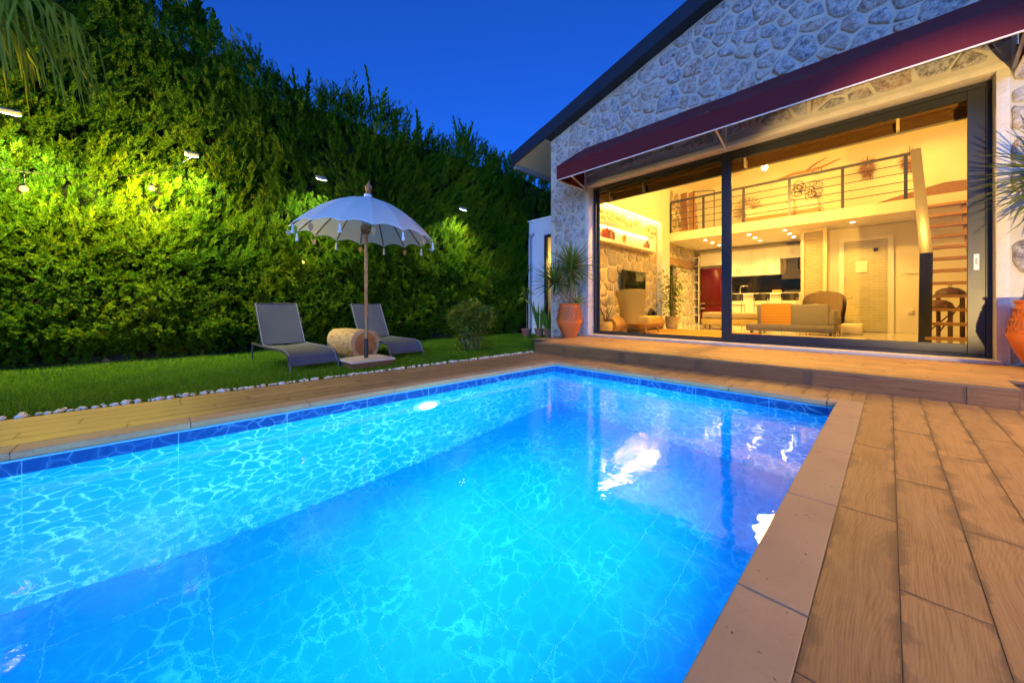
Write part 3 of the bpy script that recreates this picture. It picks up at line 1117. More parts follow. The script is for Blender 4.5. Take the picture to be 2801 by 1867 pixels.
kw = MB()
kw.box(IX0 - .15, IX0, 15.05, 17.5, IZ, 3.47)
kw.box(IX0 - .15, IX0, 13.9, 15.05, 2.95, 3.47)
kst = kw.build('kitchen_side_wall', M['mortar_in'], house)
lay_stones(kst, [(15.07, IZ), (17.1, IZ), (17.1, 2.6), (15.07, 2.6)], lambda u, v_, w_: (IX0 + w_, u, v_), .38, .05, .035, 29, M['stone_in'])
lay_stones(kst, [(13.95, 2.95), (17.1, 2.95), (17.1, 3.45), (13.95, 3.45)], lambda u, v_, w_: (IX0 + w_, u, v_), .34, .04, .03, 31, M['stone_in'])
MB().box(IX0 - .10, IX0 + .06, 13.95, 17.05, 2.62, 2.93).build('lintel_beam', M['wood'], house, bevel=.01)
MB().box(IX0 - .30, IX0 - .16, 13.9, 15.1, IZ, 2.95).build('night_window', M['dark_glass'], house)
pw = MB()
pw.box(IX0 - .15, IX0 + .17, 8.61, 13.25, 4.10, 6.6)          # bulkhead above the cove
pw.box(IX0 - .15, IX0 + .19, 13.25, 13.93, IZ, 6.6)           # white column
pw.box(IX0 - .15, IX0, 13.93, 17.6, 3.8, 6.6)
pw.box(IX0 - .15, IX1, 17.6, 17.7, IZ, 8.2)                   # back wall
pw.box(-1.34, IX1, 15.6, 15.75, IZ, 3.47)                     # bathroom wall
pw.box(IX1, IX1 + .1, 8.61, 17.7, IZ, 8.2)
pw.build('room_wall', M['wall'], house)
lay_stones(stw, [(14.0, 3.9), (17.5, 3.9), (17.5, 5.6), (14.0, 5.6)], lambda u, v_, w_: (IX0 + w_, u, v_), .36, .05, .03, 37, M['stone_in'], limit=40)
MB().box(IX0, IX1, 13.93, 17.6, 3.48, 3.79).build('loft_slab', M['wall'], house)
# sloping ceiling
cl = MB()
cz = lambda x: roof_under(x) - .05
cl.add([(IX0 - .9, 8.62, cz(IX0 - .9)), (RX_, 8.62, cz(RX_)), (IX1, 8.62, cz(IX1)), (IX1, 17.7, cz(IX1)), (RX_, 17.7, cz(RX_)), (IX0 - .9, 17.7, cz(IX0 - .9))], [(0, 1, 4, 5), (1, 2, 3, 4)])
cl.build('room_ceiling', M['wall'], house)

M['warm_strip'] = emit('warm_led_strip', (1.0, 0.80, 0.42), 4.0)
strip = MB().box(IX0 + .03, IX0 + .10, 8.7, 13.2, 4.078, 4.092).build('cove_strip', M['warm_strip'], house)


def light(name, kind, energy, col, W, parent, **kw):
    ld = bpy.data.lights.new(name, kind)
    ld.energy = energy
    ld.color = col
    for k_, v_ in kw.items(): setattr(ld, k_, v_)
    return link(bpy.data.objects.new(name, ld), parent, W)


WARM = (1.0, 0.61, 0.16)
WARM2 = (1.0, 0.66, 0.20)
light('cove_lamp', 'AREA', 32, WARM2, T(IX0 + .08, 10.95, 4.065) @ RZ(R(90)), house, shape='RECTANGLE', size=4.4, size_y=.06)

# wall shelf with its niche light
sh = thing('wall_shelf', 'long pale box shelf on the stone wall above the television', 'shelf', (IX0, 11, 2.9))
s_ = MB()
s_.box(IX0, IX0 + .30, 8.9, 12.55, 3.42, 3.50)
s_.box(IX0, IX0 + .30, 8.9, 12.55, 2.90, 2.99)
s_.box(IX0, IX0 + .30, 12.47, 12.55, 2.99, 3.42)
s_.box(IX0 + .035, IX0 + .05, 8.9, 12.47, 2.99, 3.42)
s_.build('shelf_body', M['wall'], sh)
MB().box(IX0 + .06, IX0 + .09, 9.0, 12.4, 3.40, 3.415).build('led_strip', M['warm_strip'], sh)
light('shelf_lamp', 'AREA', 7, WARM2, T(IX0 + .10, 10.8, 3.39) @ RZ(R(90)), sh, shape='RECTANGLE', size=3.0, size_y=.05)
for i, (c_, dy) in enumerate((((.35, .05, .03), 0), ((.05, .06, .16), .07), ((.45, .22, .06), .14), ((.30, .28, .24), .21), ((.40, .07, .03), .28), ((.12, .10, .09), .36))):
    bk = MB().box(IX0 + .07, IX0 + .26, 9.42 + dy, 9.475 + dy, 2.991, 3.31 - .03 * (i % 3)).build('book', plain('book_cover', c_, .6), None)
    tag(bk, ('dark red book at the left end of the lit shelf', 'navy blue book second on the lit shelf', 'ochre book third on the lit shelf', 'grey book fourth on the lit shelf',
             'red book fifth on the lit shelf', 'dark book last in the row on the lit shelf')[i], 'book', 'books on the lit wall shelf')
ob = MB().lathe([(.03, 0), (.06, .03), (.05, .10), (.08, .18), (.06, .27), (.015, .30)], 12, T(IX0 + .17, 10.55, 2.991)).build('figurine', M['wood'], None, 50)
tag(ob, 'brown carved figurine in the middle of the lit shelf', 'ornament')
ob = MB().lathe([(.04, 0), (.09, .04), (.10, .14), (.05, .22), (.06, .27)], 12, T(IX0 + .17, 12.1, 2.991)).build('vase', M['brownpot'], None, 50)
tag(ob, 'small dark vase at the right end of the lit shelf', 'vase')

# television on a bracket
tv = thing('television', 'black flat television hanging on the stone wall', 'television', (IX0, 11.2, 1.4))
MB().box(IX0 + .12, IX0 + .17, 10.46, 12.02, 1.43, 2.17).build('casing', M['black'], tv, bevel=.008)
MB().box(IX0 + .1705, IX0 + .174, 10.49, 11.99, 1.47, 2.145).build('screen', M['dark_glass'], tv)
MB().box(IX0, IX0 + .12, 11.0, 11.4, 1.7, 1.9).build('bracket', M['black'], tv)

# trunk bench in front of the wall
lg = thing('trunk_bench', 'long honey coloured tree trunk bench under the television', 'bench', (-5.6, 11.3, IZ))
pts = [(-5.62, 9.35, .46), (-5.62, 9.7, .47), (-5.6, 10.6, .48), (-5.56, 11.6, .47), (-5.55, 12.4, .46), (-5.55, 12.62, .46)]
MB().tube(pts, [.20, .235, .245, .24, .22, .13], 18).build('trunk', M['wood'], lg, 60)
for y in (9.8, 12.35): MB().box(-5.8, -5.36, y - .05, y + .05, IZ, .32).build('foot', M['wood'], lg)
ob = MB().box(-5.7, -5.5, 12.0, 12.16, .701, .82).tube([(-5.6, 11.75, .73), (-5.6, 11.95, .86), (-5.6, 12.3, .76)], [.05, .08, .04], 8).build('camera_model', M['black'], None)
tag(ob, 'dark ornament lying on the trunk bench', 'ornament')

# armchair seen from behind
M['mustard'] = plain('mustard_fabric', (0.50, 0.36, 0.10), .9, 0, .08, 8, .25, 220)
ac = thing('armchair', 'mustard yellow armchair with a flared back and wooden legs', 'armchair', (-5.1, 10.0, IZ))
def chair_back(u, t_):
    a_ = (u - .5) * 2
    half = .36 + .16 * t_
    return (-5.28 + a_ * half * .93, 9.86 + .20 * a_ * a_ - .12 * t_ - .02, .50 + 1.00 * t_ - .03 * a_ * a_ * t_)
nb = 14
def back_out(u, t_): return chair_back(u, t_)
def back_in(u, t_):
    p = chair_back(u, t_)
    return (p[0] * 1 + (.5 - u) * .10, p[1] + .12, p[2] + .01)
bk = MB().grid(back_out, nb, 6).grid(back_in, nb, 6)
k0 = (nb + 1) * 7
ring = [i for i in range(nb + 1)] + [j * (nb + 1) + nb for j in range(1, 7)] + [6 * (nb + 1) + i for i in range(nb - 1, -1, -1)] + [j * (nb + 1) for j in range(5, 0, -1)]
for i in range(len(ring)):
    a_, b_ = ring[i], ring[(i + 1) % len(ring)]
    bk.f.append((a_, b_, b_ + k0, a_ + k0))
bk.build('backrest', M['mustard'], ac, 60)
MB().box(-5.62, -4.72, 9.92, 10.72, .47, .72).build('seat', M['mustard'], ac, bevel=.05, seg=3)
for (x, y, dx, dy) in ((-5.52, 9.92, -.05, -.05), (-4.86, 10.0, .06, -.05), (-5.5, 10.62, -.05, .05), (-4.82, 10.62, .06, .05)):
    MB().tube([(x, y, .48), (x + dx, y + dy, IZ)], [.032, .018], 8).build('leg', M['wood'], ac, 60)

# rug
gr = G('orange_rug')
v = gr.coord('World')
c = gr.mix(gr.noise(gr.vmath('MULTIPLY', v, (3, 60, 1)), 1, 4), (0.42, 0.19, 0.035), (0.56, 0.29, 0.07))
M['rug'] = gr.done(gr.bsdf(c, .95, 0, gr.bump(gr.noise(v, 160, 2), .5, .004), .2))
tag(MB().box(-5.35, -2.55, 9.0, 12.5, IZ + .001, IZ + .015).build('rug', M['rug']), 'orange woven rug on the living room floor', 'rug')
tag(MB().box(-2.45, -.4, 9.3, 12.2, IZ + .001, IZ + .014).build('rug', plain('cream_rug', (.6, .55, .42), .95, 0, .15, 5, .4, 120)), 'cream rug in front of the grey sofa', 'rug')

# tall indoor bamboo in a woven pot
M['bamboo_leaf'] = leaf_mat('bamboo_leaf', (0.05, 0.11, 0.02), (0.10, 0.19, 0.03), (0.17, 0.25, 0.05), .25)
M['cane'] = plain('bamboo_cane', (0.36, 0.24, 0.09), .5)


def leaf_cluster(pts, n, lmin, lmax, wid, spread=.16, droop=.4, up=.2):
    """lance-shaped leaves scattered round given points -> V, F, tint"""
    V, F, tn = [], [], []
    for _ in range(n):
        p = Vector(random.choice(pts)) + Vector((random.gauss(0, spread), random.gauss(0, spread), random.gauss(0, spread)))
        a_ = random.uniform(0, 2 * PI)
        d = Vector((math.cos(a_), math.sin(a_), random.uniform(-droop, up))).normalized()
        l = random.uniform(lmin, lmax)
        s1 = d.cross(Vector((0, 0, 1))).normalized() * wid * l
        n0 = len(V)
        V += [p, p + d * l * .4 + s1, p + d * l + Vector((0, 0, -l * droop * .4)), p + d * l * .4 - s1]
        F.append((n0, n0 + 1, n0 + 2, n0 + 3))
        tn += [random.random()] * 4
    return np.array([tuple(v_) for v_ in V]), np.array(F), np.array(tn)


bp = thing('potted_bamboo', 'tall green bamboo plant in a woven pot near the fridge', 'plant', (-5.4, 13.1, IZ))
MB().lathe([(.17, 0), (.21, .04), (.23, .38), (.235, .42), (.20, .42), (.19, .36)], 18, T(-5.4, 13.15, IZ), cap=False).build('pot', plain('woven_basket', (.42, .29, .13), .9, 0, .3, 40, .5, 60), bp, 40)
canes = []
for (dx, dy, h_) in ((-.10, 0, 1.95), (.02, -.06, 1.8), (.09, .06, 2.1), (.0, .08, 1.6)):
    MB().tube([(-5.4 + dx * .5, 13.15 + dy * .5, IZ + .3), (-5.4 + dx, 13.15 + dy, IZ + h_ * .6), (-5.4 + dx * 1.6, 13.15 + dy * 1.5, IZ + h_)], [.018, .015, .008], 6).build('stem', M['cane'], bp, 60)
    canes += [(-5.4 + dx * (1 + .5 * q), 13.15 + dy * (1 + .5 * q), IZ + h_ * (.3 + .7 * q)) for q in (0, .2, .4, .6, .8, 1)]
V, F, tn = leaf_cluster(canes, 420, .16, .30, .10, .14, .5, .45)
link(bpy.data.objects.new('foliage', tint_mesh('foliage', V, F, tn, M['bamboo_leaf'])), bp)
tag(bp.children[-1], kind='stuff') if False else None

# basket with branches by the left jamb
bs = thing('branch_basket', 'woven basket of bare branches at the left end of the window', 'basket', (-5.72, 9.05, IZ))
MB().lathe([(.16, 0), (.20, .10), (.20, .28), (.17, .34), (.15, .34), (.17, .24)], 16, T(-5.70, 9.25, IZ), cap=False).build('basket', plain('cane_basket', (.45, .30, .12), .9, 0, .3, 40, .5, 60), bs, 40)
for a_, l in ((.3, .55), (1.6, .7), (2.6, .5), (4.0, .6)):
    MB().tube([(-5.70, 9.25, .5), (-5.70 + .10 * math.cos(a_), 9.25 + .10 * math.sin(a_), .5 + l * .5), (-5.70 + .22 * math.cos(a_ + .5), 9.25 + .22 * math.sin(a_ + .5), .5 + l)], [.016, .012, .004], 5).build('branch', M['darkwood'], bs, 60)

# ------------------------------------------------------------------ kitchen
fr_ = thing('fridge', 'tall rounded dark red retro fridge in the kitchen', 'fridge', (-5.3, 17.2, IZ))
M['fridge'] = plain('dark_red_enamel', (0.085, 0.003, 0.004), .15, 0, .03)
MB().box(-5.74, -4.885, 16.99, 17.55, IZ + .05, 2.64).build('body', M['fridge'], fr_, bevel=.05, seg=3)
MB().box(-5.73, -4.895, 16.92, 16.985, 1.06, 2.63).build('upper_door', M['fridge'], fr_, bevel=.04, seg=3)
lo_ = MB().box(-5.73, -4.895, 16.92, 16.985, IZ + .10, 1.03).build('lower_door', M['fridge'], fr_, bevel=.04, seg=3)
for z in (1.13, .92): MB().bar((-5.72, 16.87, z), (-5.50, 16.87, z), .05, .05).box(-5.71, -5.68, 16.87, 16.93, z - .02, z + .02).build('handle', M['chrome'], fr_, bevel=.008)
MB().box(-5.7, -4.92, 17.0, 17.5, IZ + .001, IZ + .05).build('plinth', M['black'], fr_)
# small chrome badge letters
for i in range(4): MB().box(-5.38 + i * .035, -5.36 + i * .035, 16.914, 16.9195, 2.33, 2.36).build('badge_letter', M['chrome'], fr_)

ks = thing('shelf_tower', 'narrow white open shelf tower left of the red fridge', 'shelf', (-5.87, 17.1, IZ))
t_ = MB()
t_.box(-5.985, -5.965, 16.85, 17.5, IZ, 3.2).box(-5.785, -5.765, 16.85, 17.5, IZ, 3.2)
t_.box(-5.965, -5.785, 17.48, 17.5, IZ, 3.2)
t_.build('shelf_side', M['white_gloss'], ks)
for i in range(9): MB().box(-5.9645, -5.7855, 16.855, 17.479, IZ + .02 + i * .36, IZ + .045 + i * .36).build('shelf_board', M['white_gloss'], ks)

kc = thing('kitchen_wall_cabinet', 'row of glossy white kitchen wall cabinets', 'cabinet', (-3.5, 17.3, 2.24))
MB().box(-5.76, -2.16, 17.03, 17.55, 3.26, 3.30).box(-4.86, -2.89, 17.03, 17.55, 2.25, 3.26).box(-2.89, -2.16, 17.03, 17.55, 2.83, 3.26).box(-5.75, -4.87, 17.03, 17.55, 2.75, 3.26).build('carcass', M['white_gloss'], kc)
for (x0, x1) in ((-4.86, -4.58), (-4.58, -4.30), (-4.30, -3.83), (-3.83, -3.36), (-3.36, -2.89)):
    d_ = MB().box(x0 + .004, x1 - .004, 17.0, 17.025, 2.24, 3.25).build('cabinet_door', M['white_gloss'], kc)
    hx = x1 - .06 if (x0 < -4.5 or abs(x0 + 3.83) < .01) else x0 + .06
    MB().box(hx - .01, hx + .01, 16.972, 16.984, 2.30, 2.52).build('handle', M['steel'], d_)
MB().box(-2.886, -2.164, 17.0, 17.025, 2.83, 3.25).build('flap_door', M['white_gloss'], kc)
d_ = MB().box(-5.745, -4.875, 17.0, 17.025, 2.76, 3.25).build('flap_door', M['white_gloss'], kc)
MB().box(-5.4, -5.1, 16.972, 16.984, 2.80, 2.82).build('handle', M['steel'], d_)
MB().box(-4.86, -2.0, 17.54, 17.598, 1.50, 2.245).build('splashback', M['dark_glass'], house)
hdh = thing('range_hood', 'dark metal range hood under the cabinets', 'range hood', (-2.5, 17.3, 1.95))
MB().prism([(-2.87, 2.05), (-2.18, 2.05), (-2.18, 2.12), (-2.38, 2.45), (-2.38, 2.82), (-2.66, 2.82), (-2.66, 2.45), (-2.87, 2.12)], lambda u, v_, w_: (u, w_, v_), 17.12, 17.53).build('hood', plain('dark_steel', (.10, .09, .08), .3, .7), hdh)
kb = thing('kitchen_counter', 'white kitchen base units with pale worktop along the back wall', 'counter', (-3.4, 17.2, IZ))
MB().box(-4.86, -1.99, 16.98, 17.53, IZ + .08, 1.44).build('base_unit', M['white_gloss'], kb)
MB().box(-4.87, -1.98, 16.94, 17.535, 1.445, 1.495).build('worktop', M['wall'], kb)
ov = tag(MB().box(-2.75, -2.05, 17.0, 17.4, 1.497, 1.62).build('hob_grill', M['black']), 'black appliance on the worktop beneath the range hood', 'appliance')
isl = thing('kitchen_island', 'white breakfast bar in front of the kitchen', 'counter', (-3.2, 15.95, IZ))
MB().box(-4.5, -2.15, 15.85, 16.25, IZ, 1.43).build('bar_body', M['white_gloss'], isl)
MB().box(-4.55, -2.10, 15.75, 16.30, 1.431, 1.49).build('bar_top', M['wall'], isl, bevel=.008)
fa = thing('tap', 'chrome kitchen tap standing on the breakfast bar', 'tap', (-4.0, 16.1, 1.49))
MB().tube([(-4.0, 16.1, 1.49), (-4.0, 16.1, 1.74), (-3.97, 16.1, 1.78), (-3.75, 16.1, 1.79), (-3.74, 16.1, 1.76)], .014, 8).build('spout', M['chrome'], fa, 60)
bx = MB().box(-2.95, -2.70, 16.0, 16.15, 1.491, 1.60).build('fruit_box', plain('orange_card', (.55, .22, .05), .7)); tag(bx, 'small orange box on the breakfast bar', 'box')


def stool(x, y, label):
    t_ = thing('bar_stool', label, 'stool', (x, y, IZ), 'bar stools at the breakfast bar')
    MB().box(x - .22, x + .22, y, y + .38, 1.02, 1.06).build('seat', M['black'], t_, bevel=.012)
    MB().grid(lambda u, v_: (x - .24 + .48 * u, y - .06 + .10 * (2 * u - 1) ** 2, 1.20 + .26 * v_), 8, 2).grid(lambda u, v_: (x - .24 + .48 * u, y - .03 + .10 * (2 * u - 1) ** 2, 1.20 + .26 * v_), 8, 2).build('backrest', M['black'], t_, 60)
    for sx in (-1, 1):
        MB().tube([(x + .2 * sx, y - .02, 1.3), (x + .2 * sx, y, 1.03), (x + .21 * sx, y - .03, IZ)], .011, 6).build('leg', M['chrome'], t_, 60)
        MB().tube([(x + .2 * sx, y + .36, 1.03), (x + .21 * sx, y + .40, IZ)], .011, 6).build('leg', M['chrome'], t_, 60)
    MB().tube([(x - .2, y - .02, .55), (x + .2, y - .02, .55)], .010, 6).build('footrest', M['chrome'], t_, 60)


stool(-3.92, 15.15, 'black bar stool partly hidden behind the door mullion')
stool(-3.12, 15.15, 'middle black bar stool at the breakfast bar')
stool(-2.32, 15.15, 'right black bar stool nearest the louvred column')

# louvred column
lc = thing('louvre_column', 'cream louvred column between kitchen and bathroom door', 'column', (-1.66, 15.2, IZ))
c_ = MB()
for (x0, x1, y0, y1) in ((-1.98, -1.90, 14.86, 14.94), (-1.44, -1.345, 14.86, 14.94), (-1.40, -1.345, 15.50, 15.58)):
    c_.box(x0, x1, y0, y1, IZ, 3.475)
c_.box(-1.90, -1.44, 14.865, 14.935, 3.36, 3.475).box(-1.90, -1.44, 14.865, 14.935, IZ, .42)
c_.box(-1.395, -1.35, 14.94, 15.50, 3.36, 3.475).box(-1.395, -1.35, 14.94, 15.50, IZ, .42).box(-1.97, -1.41, 14.99, 15.55, IZ, 3.47)
M['cream'] = plain('cream_paint', (0.66, 0.58, 0.40), .55, 0, .04)
fr2 = c_.build('frame', M['cream'], lc)
l_ = MB()
z = .45
while z < 3.34:
    l_.bar((-1.90, 14.905, z), (-1.44, 14.905, z), .05, .012, (0, .6, 1))
    l_.bar((-1.375, 14.94, z), (-1.375, 15.50, z), .05, .012, (-.6, 0, 1))
    z += .062
tag(l_.build('louvre_slats', M['cream'], lc), kind='stuff')

# bathroom glass door
gd = G('etched_glass')
v = gd.coord('World')
br = gd.n('TexBrick')
gd.set(br.inputs['Vector'], gd.comb(gd.sep(v)[0], gd.sep(v)[2], 0.0))
br.inputs['Scale'].default_value = 1.0
br.inputs['Brick Width'].default_value = .25
br.inputs['Row Height'].default_value = .085
br.inputs['Mortar Size'].default_value = .005
br.inputs['Color1'].default_value = (0.46, 0.42, 0.24, 1)
br.inputs['Color2'].default_value = (0.52, 0.47, 0.27, 1)
br.inputs['Mortar'].default_value = (0.62, 0.58, 0.40, 1)
M['etched'] = gd.done(gd.bsdf(br.outputs[0], .15, 0, None, .6))
bd = thing('bathroom_door', 'pale glass bathroom door in a white frame', 'door', (-.5, 15.58, IZ))
MB().box(-1.12, -.99, 15.55, 15.598, IZ, 3.14).box(-.03, .10, 15.55, 15.598, IZ, 3.14).box(-.99, -.03, 15.55, 15.598, 3.03, 3.14).build('door_frame', M['white_gloss'], bd)
pn = MB().box(-.985, -.035, 15.56, 15.575, IZ + .02, 3.02).build('glass_panel', M['etched'], bd)
for z in (.55, 1.8, 2.8): MB().box(-.985, -.92, 15.545, 15.558, z, z + .10).build('hinge', M['steel'], bd)
MB().tube([(-.90, 15.54, 1.30), (-.78, 15.54, 1.30)], .012, 6).build('handle', M['chrome'], bd)
tw = tag(MB().box(-.72, -.46, 15.535, 15.556, 2.05, 2.40).build('towel', plain('white_towel', (.75, .72, .6), .95, 0, .1, 20, .4, 200)), 'white towel hanging on the bathroom door', 'towel')
for (x, z, nm, lb) in ((.42, .86, 'socket', 'white wall socket low on the wall right of the bathroom door'), (-.28, 2.72, 'door_hook', 'small dark hook high on the bathroom door')):
    tag(MB().box(x - .05, x + .05, 15.535, 15.548 if nm == 'door_hook' else 15.599, z - .05, z + .05).build(nm, M['white_gloss'] if nm == 'socket' else M['black']), lb, nm.replace('_', ' '))
tag(MB().box(.28, .95, 15.57, 15.599, 1.95, 2.02).build('wall_ledge', M['white_gloss']), 'narrow white ledge on the wall by the stairs', 'ledge')

# grey sofa seen from behind, with throw
M['sofa'] = plain('grey_sofa_fabric', (0.20, 0.185, 0.17), .95, 0, .1, 10, .3, 260)
so = thing('sofa', 'large grey sofa seen from behind in the living room', 'sofa', (-1.95, 12.9, IZ))
MB().box(-2.66, -1.08, 12.42, 12.60, .44, 1.06).build('backrest', M['sofa'], so, bevel=.04, seg=3)
MB().box(-2.93, -.98, 12.36, 13.5, .30, .50).build('base', M['sofa'], so, bevel=.03)
MB().box(-2.60, -1.10, 12.62, 13.4, .50, .72).build('seat_cushion', M['sofa'], so, bevel=.05, seg=3)
MB().box(-1.13, -.97, 12.45, 13.5, .50, .90).build('armrest', M['sofa'], so, bevel=.04, seg=3)
for (x, y) in ((-2.8, 12.45), (-1.05, 12.45), (-2.8, 13.4), (-1.05, 13.4)):
    MB().box(x - .03, x + .03, y - .03, y + .03, IZ + .014, .30).build('leg', M['rail'], so)
gth = G('ochre_throw')
v = gth.coord('World')
sz = gth.sep(v)[2]
bnd = gth.math('GREATER_THAN', gth.math('FRACT', gth.math('MULTIPLY', sz, 14.0)), .86)
c = gth.mix(bnd, (0.52, 0.27, 0.05), (0.26, 0.12, 0.03))
M['throw'] = gth.done(gth.bsdf(c, .95, 0, gth.bump(gth.noise(v, 180, 2), .4, .004), .2))
tag(MB().box(-2.56, -1.87, 12.395, 12.414, .43, 1.07).box(-2.56, -1.87, 12.414, 12.66, 1.065, 1.08).build('throw_blanket', M['throw']), 'striped ochre throw draped over the sofa back', 'blanket')
ot = thing('ottoman', 'beige daybed left of the grey sofa', 'daybed', (-3.6, 13.4, IZ))
MB().box(-4.6, -2.75, 13.65, 14.4, .36, .58).build('base', M['mustard'], ot, bevel=.04)
MB().box(-4.58, -2.77, 13.66, 14.4, .585, .80).build('cushion', plain('beige_fabric', (.42, .32, .18), .9, 0, .08, 8, .25, 220), ot, bevel=.06, seg=3)
for (x, y) in ((-4.5, 13.75), (-2.85, 13.75), (-4.5, 14.3), (-2.85, 14.3)): MB().box(x - .03, x + .03, y - .03, y + .03, IZ, .37).build('leg', M['wood'], ot)
ch = thing('tub_chair', 'round brown tub chair behind the grey sofa', 'armchair', (-1.35, 14.1, IZ))
M['taupe'] = plain('taupe_fabric', (0.21, 0.15, 0.10), .9, 0, .1, 8, .3, 220)
def tub(u, t_, off=0):
    a_ = PI * (1.0 - u) * 1.15 - PI * .075
    rr = .46 + .05 * t_ - off
    hh_ = (.48 + .55 * math.sin(max(0, min(1, u)) * PI) ** .6) if t_ > .5 else 0
    return (-1.36 + rr * math.cos(a_), 14.3 + rr * .8 * math.sin(a_), IZ + .22 + (hh_ if t_ > .5 else 0) * 1.0 * (t_ if t_ > .5 else 0) + (0 if t_ > .5 else t_ * .8))
MB().grid(lambda u, t_: tub(u, t_), 18, 4).grid(lambda u, t_: tub(u, t_, .09), 18, 4).build('shell', M['taupe'], ch, 60)
MB().box(-1.75, -.97, 13.85, 14.6, .48, .72).build('seat', M['taupe'], ch, bevel=.05, seg=3)
for (x, y) in ((-1.7, 13.9), (-1.0, 13.9), (-1.7, 14.55), (-1.0, 14.55)): MB().tube([(x, y, .5), (x * 1.02, y, IZ)], .02, 6).build('leg', M['wood'], ch)
for i, (x, y, z, a_, lb) in enumerate(((-1.5, 13.75, .92, .1, 'white cushion on the round tub chair'),)):
    cu = MB().ball((0, 0, 0), .23, .09, .16, 12, 8)
    tag(inst('cushion', cu.mesh('cushion', plain('white_cushion', (.72, .66, .52), .95, 0, .05, 9, .2, 150), 180), None, T(x, y, z) @ RZ(a_) @ RX(.3)), lb, 'cushion')
tag(MB().box(-.95, -.5, 13.7, 14.2, IZ, .52).build('pouffe', M['cream'], None, bevel=.05), 'pale pouffe right of the tub chair', 'pouffe')

# two grill stands under the stairs
for i, (x, y, zt) in enumerate(((1.10, 14.75, 1.30), (.86, 14.2, .98))):
    t_ = thing('grill_stand', ('taller dark domed grill on a wooden stand under the stairs', 'lower dark domed grill on a wooden stand under the stairs')[i], 'grill', (x, y, IZ), 'grill stands under the stairs')
    MB().lathe([(.27, 0), (.27, .02), (.24, .10), (.15, .17), (.02, .20)], 18, T(x, y, zt)).build('dome', M['darkwood'], t_, 50)
    MB().lathe([(.30, -.03), (.30, 0)], 18, T(x, y, zt)).build('rim', M['darkwood'], t_)
    MB().tube([(x + .03 * math.cos(q), y, zt + .235 + .03 * math.sin(q)) for q in np.linspace(0, 2 * PI, 10)], .007, 5).build('ring_handle', M['black'], t_)
    for dx in (-.2, .2):
        for dy in (-.15, .15):
            MB().box(x + dx - .03, x + dx + .03, y + dy - .03, y + dy + .03, IZ, zt - .03).build('leg', M['darkwood'], t_)
    MB().bar((x - .2, y - .16, IZ + .1), (x + .2, y - .16, zt - .15), .03, .02, (0, 1, 0)).build('brace', M['darkwood'], t_)

# staircase to the loft
stc = thing('staircase', 'open staircase with wooden treads rising to the loft', 'stairs', (1, 12.6, IZ))
NT = 12
for i in range(NT):
    q = i / (NT - 1)
    y, z = 11.2 + 2.7 * q, .36 + 3.14 * q
    me_ = MB().box(-.68, .68, -.14, .14, -.03, .03)
    inst('tread', me_.mesh('tread', M['wood']) if i == 0 else bpy.data.objects['tread'].data, stc, T(1.18, y, z))
    MB().box(.53, .60, y + .1, y + .13, z - .055, z - .031).build('bracket', M['rail'], stc)
MB().bar((1.25, 11.25, .30), (1.25, 13.95, 3.44), .10, .10).build('stringer', M['wood'], stc)
MB().prism([(13.78, 5.03), (13.92, 5.05), (13.92, 3.4), (11.35, .30), (11.05, .30), (11.05, 2.55)], lambda u, v_, w_: (w_, u, v_), .455, .475).build('skirt_plate', M['rail'], stc) if False else None
MB().bar((.47, 13.90, 5.0), (.52, 11.15, 2.05), .10, .18, (1, 0, 0)).build('handrail', M['steel'], stc, bevel=.006)
MB().bar((.52, 11.15, 2.08), (.50, 11.12, IZ), .18, .10, (0, 1, 0)).build('newel_post', M['metal_dark'], stc, bevel=.006)

# loft railing
lr = thing('loft_railing', 'dark steel loft railing with thin cables above the kitchen', 'railing', (-2.7, 13.95, 3.79))
RY_ = 13.97
for x in (-5.79, -4.62, -3.37, -2.14, -.92, .30):
    MB().box(x - .035, x + .035, RY_ - .02, RY_ + .02, 3.79, 4.93).build('post', M['rail'], lr)
MB().box(-5.8, .47, RY_ - .035, RY_ + .035, 4.932, 4.99).build('top_rail', M['rail'], lr)
for z in (4.03, 4.26, 4.49, 4.72): MB().tube([(-5.8, RY_, z), (.45, RY_, z)], .011, 6).build('cable', M['rail'], lr)

# loft furniture and wall pieces
bdg = thing('loft_bed', 'white bed on the loft behind the railing', 'bed', (-2.6, 15.5, 3.8))
MB().box(-3.5, -1.5, 14.6, 16.6, 3.80, 4.05).build('frame', M['wood'], bdg)
MB().box(-3.48, -1.52, 14.62, 16.58, 4.051, 4.36).build('mattress', plain('bed_linen', (.78, .74, .66), .95, 0, .04, 4, .2, 30), bdg, bevel=.07, seg=3)
for x in (-2.95, -2.05): MB().box(x - .36, x + .36, 16.1, 16.55, 4.361, 4.50).build('pillow', M['wall'], bdg, bevel=.06, seg=3)
for i, (x, y) in enumerate(((-5.62, 14.9), (-5.35, 15.0))):
    bo = MB().bar((x, y, 3.795), (x - .16, y + .35, 5.6), .24, .05, (0, -1, .2)).build('timber_board', M['wood'])
    tag(bo, ('left tall orange board leaning in the loft corner', 'right tall orange board leaning in the loft corner')[i], 'board', 'boards leaning in the loft')
tub_ = thing('bathtub', 'wood panelled corner bathtub on the loft', 'bathtub', (1, 16, 3.8))
bt = MB()
bt.grid(lambda u, t_: (-.85 + 3.3 * u, 15.6 - .25 * math.sin(PI * min(1, u * 1.4)), 3.80 + (.14 + .46 * min(1, u * 1.7)) * t_), 24, 2)
bt.build('panel', M['wood'], tub_, 60)
MB().grid(lambda u, t_: (-.85 + 3.3 * u, 15.58 - .25 * math.sin(PI * min(1, u * 1.4)) + .5 * t_, 3.95 + .46 * min(1, u * 1.7)), 24, 2).build('rim', M['wall'], tub_, 60)
